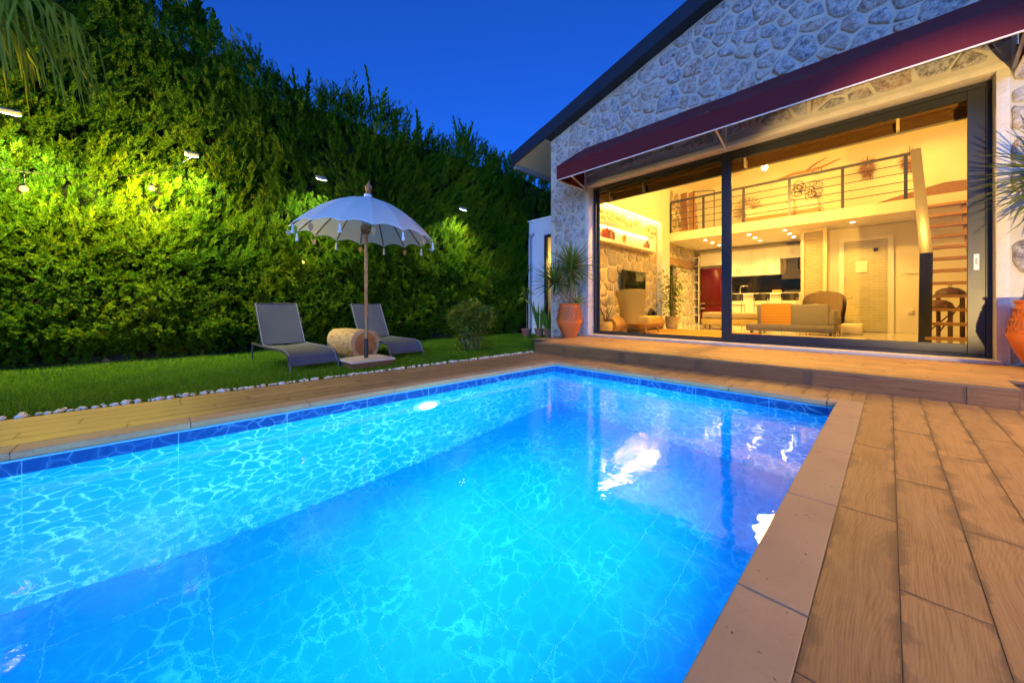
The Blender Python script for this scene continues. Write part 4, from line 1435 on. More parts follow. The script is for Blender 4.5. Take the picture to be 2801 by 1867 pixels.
for i, x in enumerate((-.52, .46)):
    t_ = thing('straw_hanging', ('left round straw wall hanging above the loft', 'right round straw wall hanging above the loft')[i], 'wall hanging', (x, 17.58, 5.5), 'straw wall hangings above the loft')
    V, F, tn = [], [], []
    for _ in range(260):
        a_ = random.gauss(-PI / 2, 1.0)
        r0, r1 = .06, random.uniform(.22, .40) * (1.15 if abs(a_ + PI / 2) < .5 else .9)
        p = Vector((x, 17.56 + random.uniform(-.03, .01), 5.86))
        d = Vector((math.cos(a_) * .75, 0, math.sin(a_) * 1.1))
        s1 = Vector((-d.z, 0, d.x)).normalized() * .008
        n0 = len(V)
        V += [p + d * r0 - s1, p + d * r0 + s1, p + d * r1 * 1.25]
        F.append((n0, n0 + 1, n0 + 2))
        tn += [random.random()] * 3
    M.setdefault('straw', leaf_mat('straw', (.25, .13, .06), (.36, .20, .10), (.46, .28, .15), .1))
    link(bpy.data.objects.new('straw', tint_mesh('straw', np.array([tuple(q) for q in V]), np.array(F), np.array(tn), M['straw'])), t_)
    MB().tube([(x, 17.57, 5.85), (x, 17.57, 6.22)], .012, 6).tube([(x - .2, 17.57, 6.02), (x + .2, 17.57, 6.05)], .012, 6).build('stick', M['wood'], t_)
dw = thing('driftwood_branch', 'bare driftwood branch hung on the loft wall', 'branch', (-2, 17.5, 6))
MB().tube([(-3.3, 17.54, 5.95), (-2.6, 17.54, 6.12), (-1.9, 17.54, 6.10), (-1.2, 17.54, 6.32)], [.02, .045, .04, .015], 7).build('branch', M['wood'], dw, 60)
MB().tube([(-2.2, 17.54, 6.11), (-1.9, 17.53, 6.32), (-1.6, 17.53, 6.45)], [.03, .025, .01], 6).build('twig', M['wood'], dw, 60)
wc = thing('wire_circle_art', 'wall art of many thin wire circles on the loft wall', 'wall art', (-2.2, 17.55, 5.3))
for i in range(17):
    x, z, r0 = -2.35 + random.gauss(0, .36), 5.40 + random.gauss(0, .26), random.uniform(.09, .17)
    MB().tube([(x + r0 * math.cos(q), 17.57, z + r0 * math.sin(q)) for q in np.linspace(0, 2 * PI, 17)], .008, 4, cap=False).build('wire_ring', M['darkwood'], wc)
rm = thing('rattan_sunburst', 'rattan sunburst frame on the loft wall left of centre', 'wall art', (-4.2, 17.55, 5.0))
for i in range(20):
    a_ = 2 * PI * i / 20
    MB().tube([(-4.1 + .16 * math.cos(a_), 17.57, 5.05 + .16 * math.sin(a_)), (-4.1 + .5 * math.cos(a_ - .12), 17.57, 5.05 + .5 * math.sin(a_ - .12)), (-4.1 + .5 * math.cos(a_ + .12), 17.57, 5.05 + .5 * math.sin(a_ + .12)), (-4.1 + .16 * math.cos(a_ + .05), 17.57, 5.05 + .16 * math.sin(a_ + .05))], .010, 4).build('loop', M['wood'], rm)
cr = thing('clothes_rail', 'slim dark clothes rail standing on the loft', 'rail', (-4.9, 14.6, 3.8))
for x, y in ((-5.15, 14.5), (-4.55, 14.9)): MB().tube([(x, y, 3.79), (x, y, 5.35)], .016, 6).build('upright', M['rail'], cr)
MB().tube([(-5.15, 14.5, 5.35), (-4.55, 14.9, 5.35)], .016, 6).build('cross_bar', M['rail'], cr)

# ------------------------------------------------------------------ lamps indoors
M['bulb_hot'] = emit('glowing_downlight', (1.0, 0.86, 0.55), 50.0)
M['pend_hot'] = emit('glowing_pendant', (1.0, 0.72, 0.32), 40.0)
DLX = ((-4.75, 14.55), (-4.75, 15.35), (-4.75, 16.15), (-3.35, 14.55), (-3.35, 15.35), (-3.35, 16.15), (-2.35, 14.55), (-2.35, 15.35), (-2.35, 16.15), (-.75, 14.6))
nm_ = ('front', 'middle', 'back')
for i, (x, y) in enumerate(DLX):
    lb = ('round recessed downlight alone near the louvred column' if i == 9 else
          '%s downlight in the %s row of the kitchen ceiling' % (nm_[i % 3], ('left', 'middle', 'right')[i // 3]))
    t_ = thing('downlight', lb, 'downlight', (x, y, 3.48), 'kitchen ceiling downlights')
    MB().lathe([(.085, -.012), (.085, -.001), (.055, -.001), (.055, -.012)], 20, T(x, y, 3.48), cap=False).build('trim', M['white_gloss'], t_, 40)
    MB().lathe([(.054, -.004), (.02, -.006), (.002, -.006)], 16, T(x, y, 3.48), cap=False).build('lens', M['bulb_hot'], t_)
    light('downlight_lamp', 'SPOT', 74, WARM2, T(x, y, 3.46), t_, spot_size=R(120), spot_blend=.6, shadow_soft_size=.05)
pd = thing('pendant_lamp', 'bright warm pendant lamp hanging in front of the loft', 'lamp', (-2.29, 11.5, 4.7))
MB().tube([(-2.29, 11.5, 4.80), (-2.29, 11.5, cz(-2.29))], .008, 6).build('cord', M['black'], pd)
MB().lathe([(.02, .13), (.03, .10), (.03, .05)], 12, T(-2.29, 11.5, 4.7)).build('socket', M['black'], pd)
MB().ball((-2.29, 11.5, 4.69), .07, .07, .085, 14, 10).build('bulb', M['pend_hot'], pd, 180)
light('pendant_light', 'POINT', 255, WARM, T(-2.29, 11.5, 4.55), pd, shadow_soft_size=.12)
# unseen fill lamps added above the door head to brighten room and loft
for i, (x, y, z, e_) in enumerate(((-4.2, 10.6, 5.9, 22), (0.6, 10.8, 6.4, 22), (-2.8, 15.8, 6.4, 30), (.8, 16.2, 6.4, 24))):
    t_ = thing('room_fill_lamp', ('added unseen fill lamp over the armchair', 'added unseen fill lamp over the stairs', 'added unseen fill lamp over the loft bed', 'added unseen fill lamp over the loft bathtub')[i], 'lamp', (x, y, z))
    MB().tube([(x, y, z + .04), (x, y, cz(x))], .01, 6).build('rod', M['white_metal'], t_)
    MB().lathe([(.16, .05), (.17, .0), (.15, -.01)], 20, T(x, y, z)).build('shade', M['soft_white'], t_, 40)
    light('room_fill_light', 'AREA', e_, WARM, T(x, y, z - .02), t_, shape='DISK', size=.3)
for i, x in enumerate((-4.6, -2.3, 0.0)):  # spots added out of sight to throw warm light on the terrace
    t_ = thing('terrace_fill_spot', ('left', 'middle', 'right')[i] + ' added unseen spot behind the curtain box, brightening the terrace', 'spotlight', (x, 9.35, 4.4), 'added fill spots behind the curtain box')
    MB().tube([(x, 9.35, 4.42), (x, 9.2, 4.75), (x, 9.03, 4.72)], .015, 6).build('arm', M['black'], t_)
    MB().lathe([(.05, .10), (.05, 0), (.04, 0)], 12, T(x, 9.35, 4.36) @ RX(R(-25)), cap=False).build('can', M['black'], t_, 40)
    dr = (Vector((x, 7.0, .2)) - Vector((x, 9.35, 4.35))).to_track_quat('-Z', 'Y').to_matrix().to_4x4()
    light('terrace_fill_light', 'SPOT', 290, (1.0, 0.62, 0.12), T(x, 9.35, 4.34) @ dr, t_, spot_size=R(110), spot_blend=.6, shadow_soft_size=.03)
light('annexe_lamp', 'POINT', 12, WARM, T(-8.2, 10.4, 2.6), an, shadow_soft_size=.1)

# ------------------------------------------------------------------ garden furniture
gs = G('grey_sling_fabric')
v = gs.coord('Object')
wv1 = gs.n('TexWave', wave_type='BANDS', bands_direction='X')
gs.set(wv1.inputs['Vector'], v)
wv1.inputs['Scale'].default_value = 160
c = gs.mix(gs.noise(v, 5, 4), (0.040, 0.045, 0.060), (0.065, 0.07, 0.088))
M['sling'] = gs.done(gs.bsdf(c, .75, 0, gs.bump(wv1.outputs['Fac'], .12, .002), .35))
M['piping'] = plain('grey_piping', (0.17, 0.18, 0.21), .7)
M['lframe'] = plain('bronze_grey_frame', (0.085, 0.08, 0.075), .4, .5, .1)


def lounger(x, y, rot, label, back=58):
    """foot end at +X (towards the pool), head at -X; local origin on the ground at the foot end, centre line"""
    t_ = thing('sun_lounger', label, 'sun lounger', (x, y, 0), 'grey sun loungers on the lawn')
    W = T(x, y, 0) @ RZ(rot)
    w2 = .345
    P = lambda a, b_, z: W @ Vector((a, b_, z))
    prof = [(.02, .10), (-.01, .17), (-.06, .245), (-.14, .292), (-.26, .312), (-.6, .318), (-1.0, .315), (-1.36, .318)]
    n_ = len(prof) - 1
    def seat(u, t2, dz=0):
        f_ = u * n_
        i = min(int(f_), n_ - 1)
        q = f_ - i
        a, z = prof[i][0] * (1 - q) + prof[i + 1][0] * q, prof[i][1] * (1 - q) + prof[i + 1][1] * q
        s_ = (t2 - .5) * 2
        return P(a, s_ * w2, z + dz - .022 * (1 - s_ * s_) * min(1, u * 4))
    m_ = MB().grid(lambda u, q: seat(u, q), 22, 8).grid(lambda u, q: seat(u, q, -.012), 22, 8)
    m_.build('seat', M['sling'], t_, 60)
    bl, ba = .86, R(back)
    def bck(u, t2, dz=0):
        s_ = (t2 - .5) * 2
        a = -1.38 - bl * u * math.cos(ba) - dz * math.sin(ba)
        z = .325 + bl * u * math.sin(ba) - dz * math.cos(ba)
        sg = .02 * (1 - s_ * s_) * math.sin(PI * min(1, u * 1.02))
        return P(a - sg * math.sin(ba), s_ * w2, z - sg * math.cos(ba))
    MB().grid(lambda u, q: bck(u, q), 12, 8).grid(lambda u, q: bck(u, q, .012), 12, 8).build('backrest', M['sling'], t_, 60)
    for s_ in (-1, 1):
        MB().tube([P(a, s_ * (w2 - .004), z + .004) for a, z in prof], .007, 5).tube([bck(q, .5 + s_ * .49, -.006) for q in (0, .3, .6, 1)], .007, 5).build('edge_piping', M['piping'], t_, 60)
        pts = [P(a, s_ * (w2 + .012), z - .012) for a, z in prof] + [P(-1.98, s_ * (w2 + .012), .318)]
        m_ = MB()
        for a, b_ in zip(pts[:-1], pts[1:]): m_.bar(a, b_, .024, .036)
        fr3 = m_.build('side_rail', M['lframe'], t_)
        for a in (-.4, -.9, -1.4): MB().ball(P(a, s_ * (w2 + .026), .305), .007, nu=6, nv=4).build('rivet', M['steel'], fr3)
        MB().bar(P(-1.39, s_ * w2, .322), P(-1.39 - bl * math.cos(ba), s_ * w2, .325 + bl * math.sin(ba)), .022, .022).build('back_rail', M['lframe'], t_)
        MB().tube([P(.0, s_ * (w2 + .01), .15), P(.045, s_ * (w2 + .01), .09), P(.06, s_ * (w2 + .005), 0)], [.016, .015, .013], 8).build('leg', M['lframe'], t_, 60)
        MB().tube([P(-1.93, s_ * (w2 + .01), .31), P(-1.99, s_ * (w2 + .01), 0)], [.016, .013], 8).build('leg', M['lframe'], t_, 60)
        MB().tube([P(-1.62, s_ * (w2 - .03), .325 + .4 * math.sin(ba) * .55), P(-1.88, s_ * (w2 - .03), .31)], .010, 6).build('back_stay', M['lframe'], t_)
    MB().tube([P(-1.385 - bl * math.cos(ba), -w2, .325 + bl * math.sin(ba)), P(-1.385 - bl * math.cos(ba), w2, .325 + bl * math.sin(ba))], .012, 8).build('top_bar', M['lframe'], t_)
    MB().tube([P(.018, -w2, .10), P(.018, w2, .10)], .010, 8).build('foot_bar', M['lframe'], t_)
    return t_


lounger(-6.30, 1.72, R(5), 'grey sling sun lounger left of the umbrella')
lounger(-6.58, 3.45, R(2), 'grey sling sun lounger right of the umbrella, behind the log')

# log side table: a cut trunk lying on its side
gl_ = G('log_end')
v = gl_.coord('Object')
xyz = gl_.sep(v)
rr = gl_.math('SQRT', gl_.math('ADD', gl_.math('POWER', xyz[1], 2.0), gl_.math('POWER', xyz[2], 2.0)))
wob = gl_.math('ADD', rr, gl_.math('MULTIPLY', gl_.noise(v, 5, 3), .05))
rings = gl_.math('SINE', gl_.math('MULTIPLY', wob, 190.0))
c = gl_.mix(gl_.math('ADD', gl_.math('MULTIPLY', rings, .28), .5), (0.26, 0.085, 0.02), (0.44, 0.19, 0.055))
c = gl_.mix(gl_.ramp(wob, [(0.0, (0, 0, 0)), (0.235, (0, 0, 0)), (0.262, (1, 1, 1))]), c, (0.46, 0.30, 0.16))
crk = gl_.voro(gl_.vmath('ADD', v, gl_.vmath('MULTIPLY', gl_.noisec(v, 8, 2), (.03, .03, .03))), 4.2, 'DISTANCE_TO_EDGE')
c = gl_.mix(gl_.ramp(crk, [(0.0, (0.9, 0.9, 0.9)), (0.02, (0, 0, 0))]), c, (0.05, 0.025, 0.01))
c = gl_.mix(gl_.ramp(gl_.noise(v, 3, 4), [(0.45, (0, 0, 0)), (0.7, (.6, .6, .6))]), c, (0.15, 0.055, 0.02))
M['log_end'] = gl_.done(gl_.bsdf(c, .6, 0, gl_.bump(rings, .1, .004), .35))
gb = G('log_side')
v = gb.coord('Object')
nb_ = gb.noise(gb.vmath('MULTIPLY', v, (9, 26, 26)), 1.0, 5, .65)
c = gb.ramp(nb_, [(0.30, (0.15, 0.075, 0.022)), (0.48, (0.44, 0.27, 0.10)), (0.75, (0.58, 0.39, 0.17))])
M['log_side'] = gb.done(gb.bsdf(c, .8, 0, gb.bump(nb_, .8, .015), .25))
lgt = thing('log_table', 'sawn tree trunk lying as a side table between the loungers', 'log table', (-7.2, 2.75, 0))
LW = T(-6.95, 2.80, .285) @ RZ(R(8))
LR, LL = .305, .95
def log_ring(a_):
    y_, z_ = LR * math.cos(a_), LR * math.sin(a_)
    k_ = 1 + .03 * math.sin(3 * a_ + 1) + .02 * math.sin(5 * a_)
    return y_ * k_, min(z_ * k_, .262)
nl = 36
ml = MB()
vs2, fs = [], []
for i in range(9):
    x = -LL + LL * i / 8
    for k_ in range(nl):
        y_, z_ = log_ring(2 * PI * k_ / nl)
        s_ = 1 + .025 * noise.noise(Vector((x * 4, y_ * 5, z_ * 5)))
        vs2.append((x, y_ * s_, min(z_ * s_, .262)))
for i in range(8):
    for k_ in range(nl):
        fs.append((i * nl + k_, i * nl + (k_ + 1) % nl, (i + 1) * nl + (k_ + 1) % nl, (i + 1) * nl + k_))
inst('trunk', ml.add(vs2, fs).mesh('trunk', M['log_side'], 50), lgt, LW)
for x, nm in ((0.0, 'sawn_end'), (-LL, 'sawn_end')):
    e2 = MB()
    n3 = nl
    vs2 = [(x, 0, 0)] + [(x, *[q * 1.0 for q in log_ring(2 * PI * k_ / nl)]) for k_ in range(nl)]
    e2.add(vs2, [(0, 1 + k_, 1 + (k_ + 1) % nl) for k_ in range(nl)])
    inst(nm, e2.mesh(nm, M['log_end'] if x == 0 else M['rail']), lgt, LW)

# ------------------------------------------------------------------ umbrella
gc = G('white_canopy_cloth')
v = gc.coord('World')
c = gc.mix(gc.noise(v, 5, 4), (0.84, 0.80, 0.70), (0.90, 0.85, 0.76))
p = gc.bsdf(c, .85, 0, gc.bump(gc.noise(gc.vmath('MULTIPLY', v, (8, 8, 3)), 3, 4), .35, .01), .2)
tr = gc.n('BsdfTranslucent')
tr.inputs[0].default_value = (.60, .68, .72, 1)
mx = gc.n('MixShader')
mx.inputs[0].default_value = .35
gc.t.links.new(p, mx.inputs[1])
gc.t.links.new(tr.outputs[0], mx.inputs[2])
M['canopy'] = gc.done(mx.outputs[0])
gp = G('carved_pole')
v = gp.coord('World')
vz = gp.sep(v)[2]
dots = gp.voro(v, 48, 'F1')
pat = gp.math('MULTIPLY', gp.ramp(dots, [(0.25, (1, 1, 1)), (0.4, (0, 0, 0))]), gp.math('GREATER_THAN', vz, 1.32))
c = gp.mix(pat, (0.36, 0.13, 0.035), (0.62, 0.42, 0.20))
M['pole'] = gp.done(gp.bsdf(c, .45, 0, None, .4))
UX, UY, UB = -6.15, 2.48, .132
um = thing('garden_umbrella', 'white scalloped garden umbrella with tassels on a carved wooden pole', 'umbrella', (UX, UY, UB))
TILT = T(UX, UY, 2.3) @ Matrix.Rotation(R(3.2), 4, Vector((-.72, .69, 0))) @ T(-UX, -UY, -2.3)
NR, UR, UZ, UH = 16, 1.12, 2.20, .62


def canopy_pt(a_, q, off=0.0):
    """a_ in ribs, q 0 centre .. 1 rim"""
    f_ = a_ - math.floor(a_)
    ang = 2 * PI * a_ / NR + .1
    sgm = math.sin(PI * f_)
    r0 = UR * (.045 + .955 * q)
    chord = 1 - (1 - math.cos(PI / NR)) * sgm
    z = UZ + UH * (1 - q ** 2.05) * (1 - .08 * q)
    r1 = r0 * chord * (1 - .045 * sgm * q ** 3)
    z += .055 * sgm * q ** 5 - .020 * sgm * q * (1 - q) * 2
    return TILT @ Vector((UX + r1 * math.cos(ang), UY + r1 * math.sin(ang), z - off))


nu, nv = NR * 6, 14
vs2 = [canopy_pt(i / 6, j / nv) for j in range(nv + 1) for i in range(nu)]
fs = [(j * nu + i, j * nu + (i + 1) % nu, (j + 1) * nu + (i + 1) % nu, (j + 1) * nu + i) for j in range(nv) for i in range(nu)]
can = MB().add(vs2, fs).build('canopy', M['canopy'], um, 14)
MB().lathe([(.30, -.055), (.22, -.02), (.10, .02), (.05, .045)], 24, TILT @ T(UX, UY, UZ + UH), cap=False).build('crown_cloth', M['canopy'], can, 60)
rim = [canopy_pt(i / 6, 1.0, .004) for i in range(nu + 1)]
MB().tube(rim, .0055, 4, cap=False).build('rim_piping', M['soft_white'], can)
M['rib'] = plain('bamboo_rib', (0.17, 0.10, 0.04), .6)
for i in range(NR):
    MB().tube([canopy_pt(i, q, .018) for q in (.04, .2, .4, .6, .8, .97)], .011, 5).build('rib', M['rib'], um, 60)
MB().lathe([(.19, .24), (.17, .17), (.11, .08), (.045, .03)], 18, TILT @ T(UX, UY, 2.36), cap=False).build('inner_cloth', M['canopy'], um, 60)
MB().tube([(UX, UY, .80), (UX, UY, 1.6), (UX, UY, 2.34)], .027, 12).build('wooden_pole', M['pole'], um, 60)
MB().box(UX - .07, UX + .07, UY - .07, UY + .07, 2.27, 2.38).box(UX - .05, UX + .05, UY - .05, UY + .05, 2.22, 2.27).build('carved_block', M['pole'], um, bevel=.012)
MB().tube([(UX - .11, UY, 2.24), (UX + .05, UY, 2.24)], .008, 6).build('pin', M['black'], um)
MB().tube([(UX, UY, .44), (UX, UY, .80)], .024, 12).build('metal_sleeve', plain('brass_tube', (.30, .20, .09), .35, .8), um, 60)
MB().tube([(UX, UY, UB + .001), (UX, UY, .46)], .034, 12).build('black_socket', M['black'], um, 60)
MB().lathe([(.07, 0), (.065, .05)], 14, TILT @ T(UX, UY, UZ + UH + .02)).build('white_collar', M['soft_white'], um)
MB().lathe([(.058, .05), (.05, .08), (.035, .10), (.05, .13), (.062, .17), (.055, .20), (.03, .225), (.02, .25), (.003, .30)], 14, TILT @ T(UX, UY, UZ + UH + .02)).build('finial', M['pole'], um, 40)
M['tassel'] = plain('white_tassel', (0.70, 0.70, 0.72), .9, 0, .1, 60, .4, 150)
M['leafwood'] = plain('orange_leaf_charm', (0.50, 0.22, 0.06), .6, 0, .2, 30)
M['heart'] = plain('pale_heart_charm', (0.40, 0.30, 0.20), .7, 0, .25, 30)


def charm(p, kind):
    x, y, z = p
    m_ = MB()
    face = RZ(R(46))
    if kind == 'tassel':
        m_.lathe([(.004, -.03), (.012, -.045), (.014, -.06), (.017, -.10), (.026, -.165), (.004, -.168)], 8, T(x, y, z), cap=False)
    else:
        n_ = 18
        pts = []
        for i in range(n_):
            a_ = 2 * PI * i / n_
            if kind == 'heart':
                u_ = 16 * math.sin(a_) ** 3 / 17
                w_ = (13 * math.cos(a_) - 5 * math.cos(2 * a_) - 2 * math.cos(3 * a_) - math.cos(4 * a_)) / 17
                pts.append((u_ * .05, w_ * .045 - .10))
            else:
                u_ = math.sin(a_) * .034
                w_ = math.cos(a_)
                pts.append((u_ * (1 - .35 * max(0, -w_)) * (.6 if abs(w_) > .9 else 1), w_ * .055 - .10))
        m_.prism(pts, lambda u_, v_, w_: tuple(T(x, y, z) @ face @ Vector((u_, w_, v_))), -.006, .006)
    ch = m_.build('tassel' if kind == 'tassel' else kind + '_charm', M['tassel'] if kind == 'tassel' else (M['leafwood'] if kind == 'leaf' else M['heart']), um, 40)
    MB().tube([(x, y, z), (x, y, z - .05)], .003, 4).build('string', M['black'], ch)


for i in range(NR):
    p = canopy_pt(i, 1.0, .006)
    charm(p, 'tassel' if i % 2 == 0 else ('heart' if i % 8 == 3 else 'leaf'))
ub = thing('umbrella_base', 'square whitewashed wooden platform holding the umbrella', 'base', (UX, UY, 0))
W = T(UX, UY, 0) @ RZ(R(3))
for i in range(4):
    me = MB().box(-.31, .31, -.37 + i * .185 + .002, -.37 + (i + 1) * .185 - .002, .095, .13)
    inst('base_plank', me.mesh('base_plank', plain('weathered_board', (.46, .37, .28), .8, 0, .15, 12, .2, 40) if i == 0 else bpy.data.materials['weathered_board'], bevel=.004, seg=1), ub, W)
inst('base_box', MB().box(-.28, .28, -.34, .34, -.02, .094).mesh('base_box', M['darkwood']), ub, W)

# ------------------------------------------------------------------ yuccas in terracotta pots
M['yucca'] = leaf_mat('yucca_blade', (0.05, 0.105, 0.016), (0.10, 0.17, 0.022), (0.22, 0.25, 0.045), .2, .45)


def yucca_head(V, F, tn, c, n, lmin, lmax, lean=(0, 0, 1), low=-.75):
    c = Vector(c)
    ax = Vector(lean).normalized()
    for i in range(n):
        q = (i + .5) / n
        el = math.asin(max(-1, min(1, low + (1 - low) * q ** .85)))
        az = i * 2.399963 + random.uniform(-.3, .3)
        d = Vector((math.cos(el) * math.cos(az), math.cos(el) * math.sin(az), math.sin(el)))
        d = (d + ax * .12).normalized()
        l = random.uniform(lmin, lmax) * (1.0 if el > -.2 else .9)
        side = d.cross(Vector((0, 0, 1)))
        if side.length < .05: side = Vector((1, 0, 0))
        side.normalize()
        up = side.cross(d)
        droop = random.uniform(.02, .16) * (1 if el < .9 else .3)
        w = random.uniform(.017, .023)
        n0 = len(V)
        for s_, ww in ((0, .55), (.3, 1.0), (.65, .8), (1.0, 0.04)):
            p = c + d * l * s_ + Vector((0, 0, -droop * l * s_ * s_)) + d * .02
            for e2 in (-1, 0, 1): V.append(tuple(p + side * w * ww * e2 + up * (.006 * ww if e2 else -.004)))
        for r_ in range(3):
            for e2 in range(2):
                a = n0 + r_ * 3 + e2
                F.append((a, a + 1, a + 4, a + 3))
        tn += [min(1, max(0, .2 + .5 * q + random.uniform(-.2, .3)))] * 12


def big_pot(t_, x, y, z, s_=1.0):
    prof = [(.165, 0), (.17, .02), (.25, .19), (.315, .36), (.332, .42), (.328, .47), (.31, .58), (.285, .69), (.262, .79), (.255, .83), (.275, .845), (.278, .87), (.245, .872), (.235, .80)]
    pot = MB().lathe([(r0 * s_, h0 * s_) for r0, h0 in prof], 40, T(x, y, z), cap=False)
    po = pot.build('pot', M['terracotta'], t_, 50)
    MB().lathe([(.24 * s_, .80 * s_), (.002, .81 * s_)], 24, T(x, y, z), cap=False).build('soil', M['soil'], t_)
    rad = lambda h0: np.interp(h0, [.36, .42, .47, .58, .69, .79], [.315, .332, .328, .31, .285, .262])
    cuts = MB()
    for (h0, h1, kind) in ((.72, .77, 'v'), (.635, .70, 'z'), (.555, .62, 'v'), (.475, .54, 'z')):
        n_ = 44 if kind == 'v' else 22
        for i in range(n_):
            a0 = 2 * PI * i / n_
            da = 2 * PI / n_
            def P(a_, h_): return Vector((x + (rad(h_) + .0035) * s_ * math.cos(a_), y + (rad(h_) + .0035) * s_ * math.sin(a_), z + h_ * s_))
            if kind == 'v': cuts.bar(P(a0, h0), P(a0, h1), .016 * s_, .008, Vector((math.cos(a0), math.sin(a0), 0)))
            else:
                cuts.bar(P(a0, h0), P(a0 + da / 2, h1), .012 * s_, .008, Vector((math.cos(a0), math.sin(a0), 0)))
                cuts.bar(P(a0 + da / 2, h1), P(a0 + da, h0), .012 * s_, .008, Vector((math.cos(a0), math.sin(a0), 0)))
        cuts.lathe([(rad(h0 - .012) * s_, (h0 - .016) * s_), ((rad(h0 - .012) + .004) * s_, (h0 - .012) * s_), (rad(h0 - .012) * s_, (h0 - .008) * s_)], 40, T(x, y, z), cap=False)
    tag(cuts.build('carved_pattern', M['pot_cut'], po), kind='stuff')
    return po


M['pot_cut'] = plain('carved_terracotta', (0.30, 0.07, 0.02), .75, 0, .2, 8)
M['bark'] = plain('yucca_bark', (0.20, 0.14, 0.085), .9, 0, .3, 30, .7, 60)
yl = thing('potted_yucca', 'tall yucca in a carved terracotta pot at the left end of the terrace', 'potted plant', (-5.74, 7.58, TZ))
big_pot(yl, -5.74, 7.58, TZ)
c0 = (-5.74, 7.58, TZ + .8)
MB().tube([(c0[0] + .03, c0[1], c0[2] - .02), (c0[0] + .05, c0[1] + .02, c0[2] + .35), (c0[0] + .02, c0[1] + .04, c0[2] + 1.0)], [.05, .038, .034], 9).build('trunk', M['bark'], yl, 60)
MB().tube([(c0[0] - .05, c0[1] - .06, c0[2] - .02), (c0[0] - .14, c0[1] - .16, c0[2] + .28), (c0[0] - .24, c0[1] - .26, c0[2] + .6)], [.045, .036, .03], 9).build('trunk', M['bark'], yl, 60)
V, F, tn = [], [], []
yucca_head(V, F, tn, (c0[0] + .02, c0[1] + .04, c0[2] + 1.02), 105, .62, .86)
yucca_head(V, F, tn, (c0[0] + .03, c0[1] + .04, c0[2] + .78), 40, .50, .70, (0, 0, -1), -.9)
yucca_head(V, F, tn, (c0[0] - .26, c0[1] - .28, c0[2] + .62), 85, .55, .80, (-.5, -.4, .6))
yucca_head(V, F, tn, (c0[0] + .14, c0[1] + .12, c0[2] + .04), 26, .35, .55, (.4, .2, .6), -.1)
link(bpy.data.objects.new('blade', tint_mesh('blade', np.array(V), np.array(F), np.array(tn), M['yucca'], True)), yl)
yr = thing('potted_yucca', 'yucca in a carved terracotta pot at the right edge, before the stone pier', 'potted plant', (1.36, 7.72, TZ))
big_pot(yr, 1.36, 7.72, TZ)
c0 = (1.36, 7.72, TZ + .8)
MB().tube([(c0[0], c0[1], c0[2] - .02), (c0[0] + .06, c0[1] - .05, c0[2] + .7), (c0[0] + .10, c0[1] - .12, c0[2] + 1.55)], [.055, .045, .04], 9).build('trunk', M['bark'], yr, 60)
V, F, tn = [], [], []
yucca_head(V, F, tn, (c0[0] + .10, c0[1] - .12, c0[2] + 1.58), 90, .62, .86)
yucca_head(V, F, tn, (c0[0] + .09, c0[1] - .11, c0[2] + 1.35), 40, .5, .7, (0, 0, -1), -.9)
link(bpy.data.objects.new('blade', tint_mesh('blade', np.array(V), np.array(F), np.array(tn), M['yucca'], True)), yr)

# small potted plants by the annexe
M['bush_leaf'] = leaf_mat('shrub_leaf', (0.06, 0.13, 0.016), (0.15, 0.26, 0.03), (0.34, 0.38, 0.06), .25)
for i, (x, y, kind, lb) in enumerate(((-8.28, 8.62, 'tree', 'leftmost small clay pot with a thin leafy stem by the annexe'), (-8.10, 9.05, 'snake', 'middle small clay pot with upright dark leaves by the annexe'), (-7.66, 9.02, 'broad', 'rightmost small clay pot with broad leaves against the stone corner'))):
    t_ = thing('small_potted_plant', lb, 'potted plant', (x, y, -.02), 'small clay pots by the annexe')
    MB().lathe([(.11, 0), (.155, .25), (.175, .255), (.175, .30), (.15, .30), (.14, .24)], 18, T(x, y, -.03), cap=False).build('pot', M['brownpot'], t_, 40)
    MB().lathe([(.148, .25), (.002, .255)], 14, T(x, y, -.03), cap=False).build('soil', M['soil'], t_)
    V, F, tn = [], [], []
    if kind == 'tree':
        pts = [(x, y, .22), (x + .02, y, .7), (x - .03, y + .02, 1.2), (x + .04, y, 1.55)]
        MB().tube(pts, [.014, .011, .009, .006], 6).build('stem', M['bark'], t_, 60)
        V, F, tn = leaf_cluster([(x + .05, y, 1.5), (x - .05, y, 1.25), (x, y, 1.6)], 30, .18, .32, .17, .07, .6, .3)
        link(bpy.data.objects.new('foliage', tint_mesh('foliage', V, F, tn, M['bush_leaf'])), t_)
    else:
        n_ = 16 if kind == 'snake' else 14
        for _ in range(n_):
            a_ = random.uniform(0, 6.28)
            b0 = Vector((x + .06 * math.cos(a_), y + .06 * math.sin(a_), .24))
            l = random.uniform(.55, 1.15) if kind == 'snake' else random.uniform(.4, .95)
            ln_ = random.uniform(.05, .28) if kind == 'snake' else random.uniform(.15, .5)
            d = Vector((math.cos(a_) * ln_, math.sin(a_) * ln_, 1)).normalized()
            s1 = d.cross(Vector((math.cos(a_ + 1), math.sin(a_ + 1), 0))).normalized() * (.035 if kind == 'snake' else .07)
            n0 = len(V)
            mid = b0 + d * l * .55
            V += [tuple(b0 - s1 * .5), tuple(b0 + s1 * .5), tuple(mid - s1), tuple(mid + s1), tuple(b0 + d * l), tuple(b0 + d * l)]
            F += [(n0, n0 + 1, n0 + 3, n0 + 2), (n0 + 2, n0 + 3, n0 + 5, n0 + 4)]
            tn += [random.uniform(0, .5)] * 6
        link(bpy.data.objects.new('foliage', tint_mesh('foliage', np.array(V), np.array(F), np.array(tn), M['bush_leaf'])), t_)

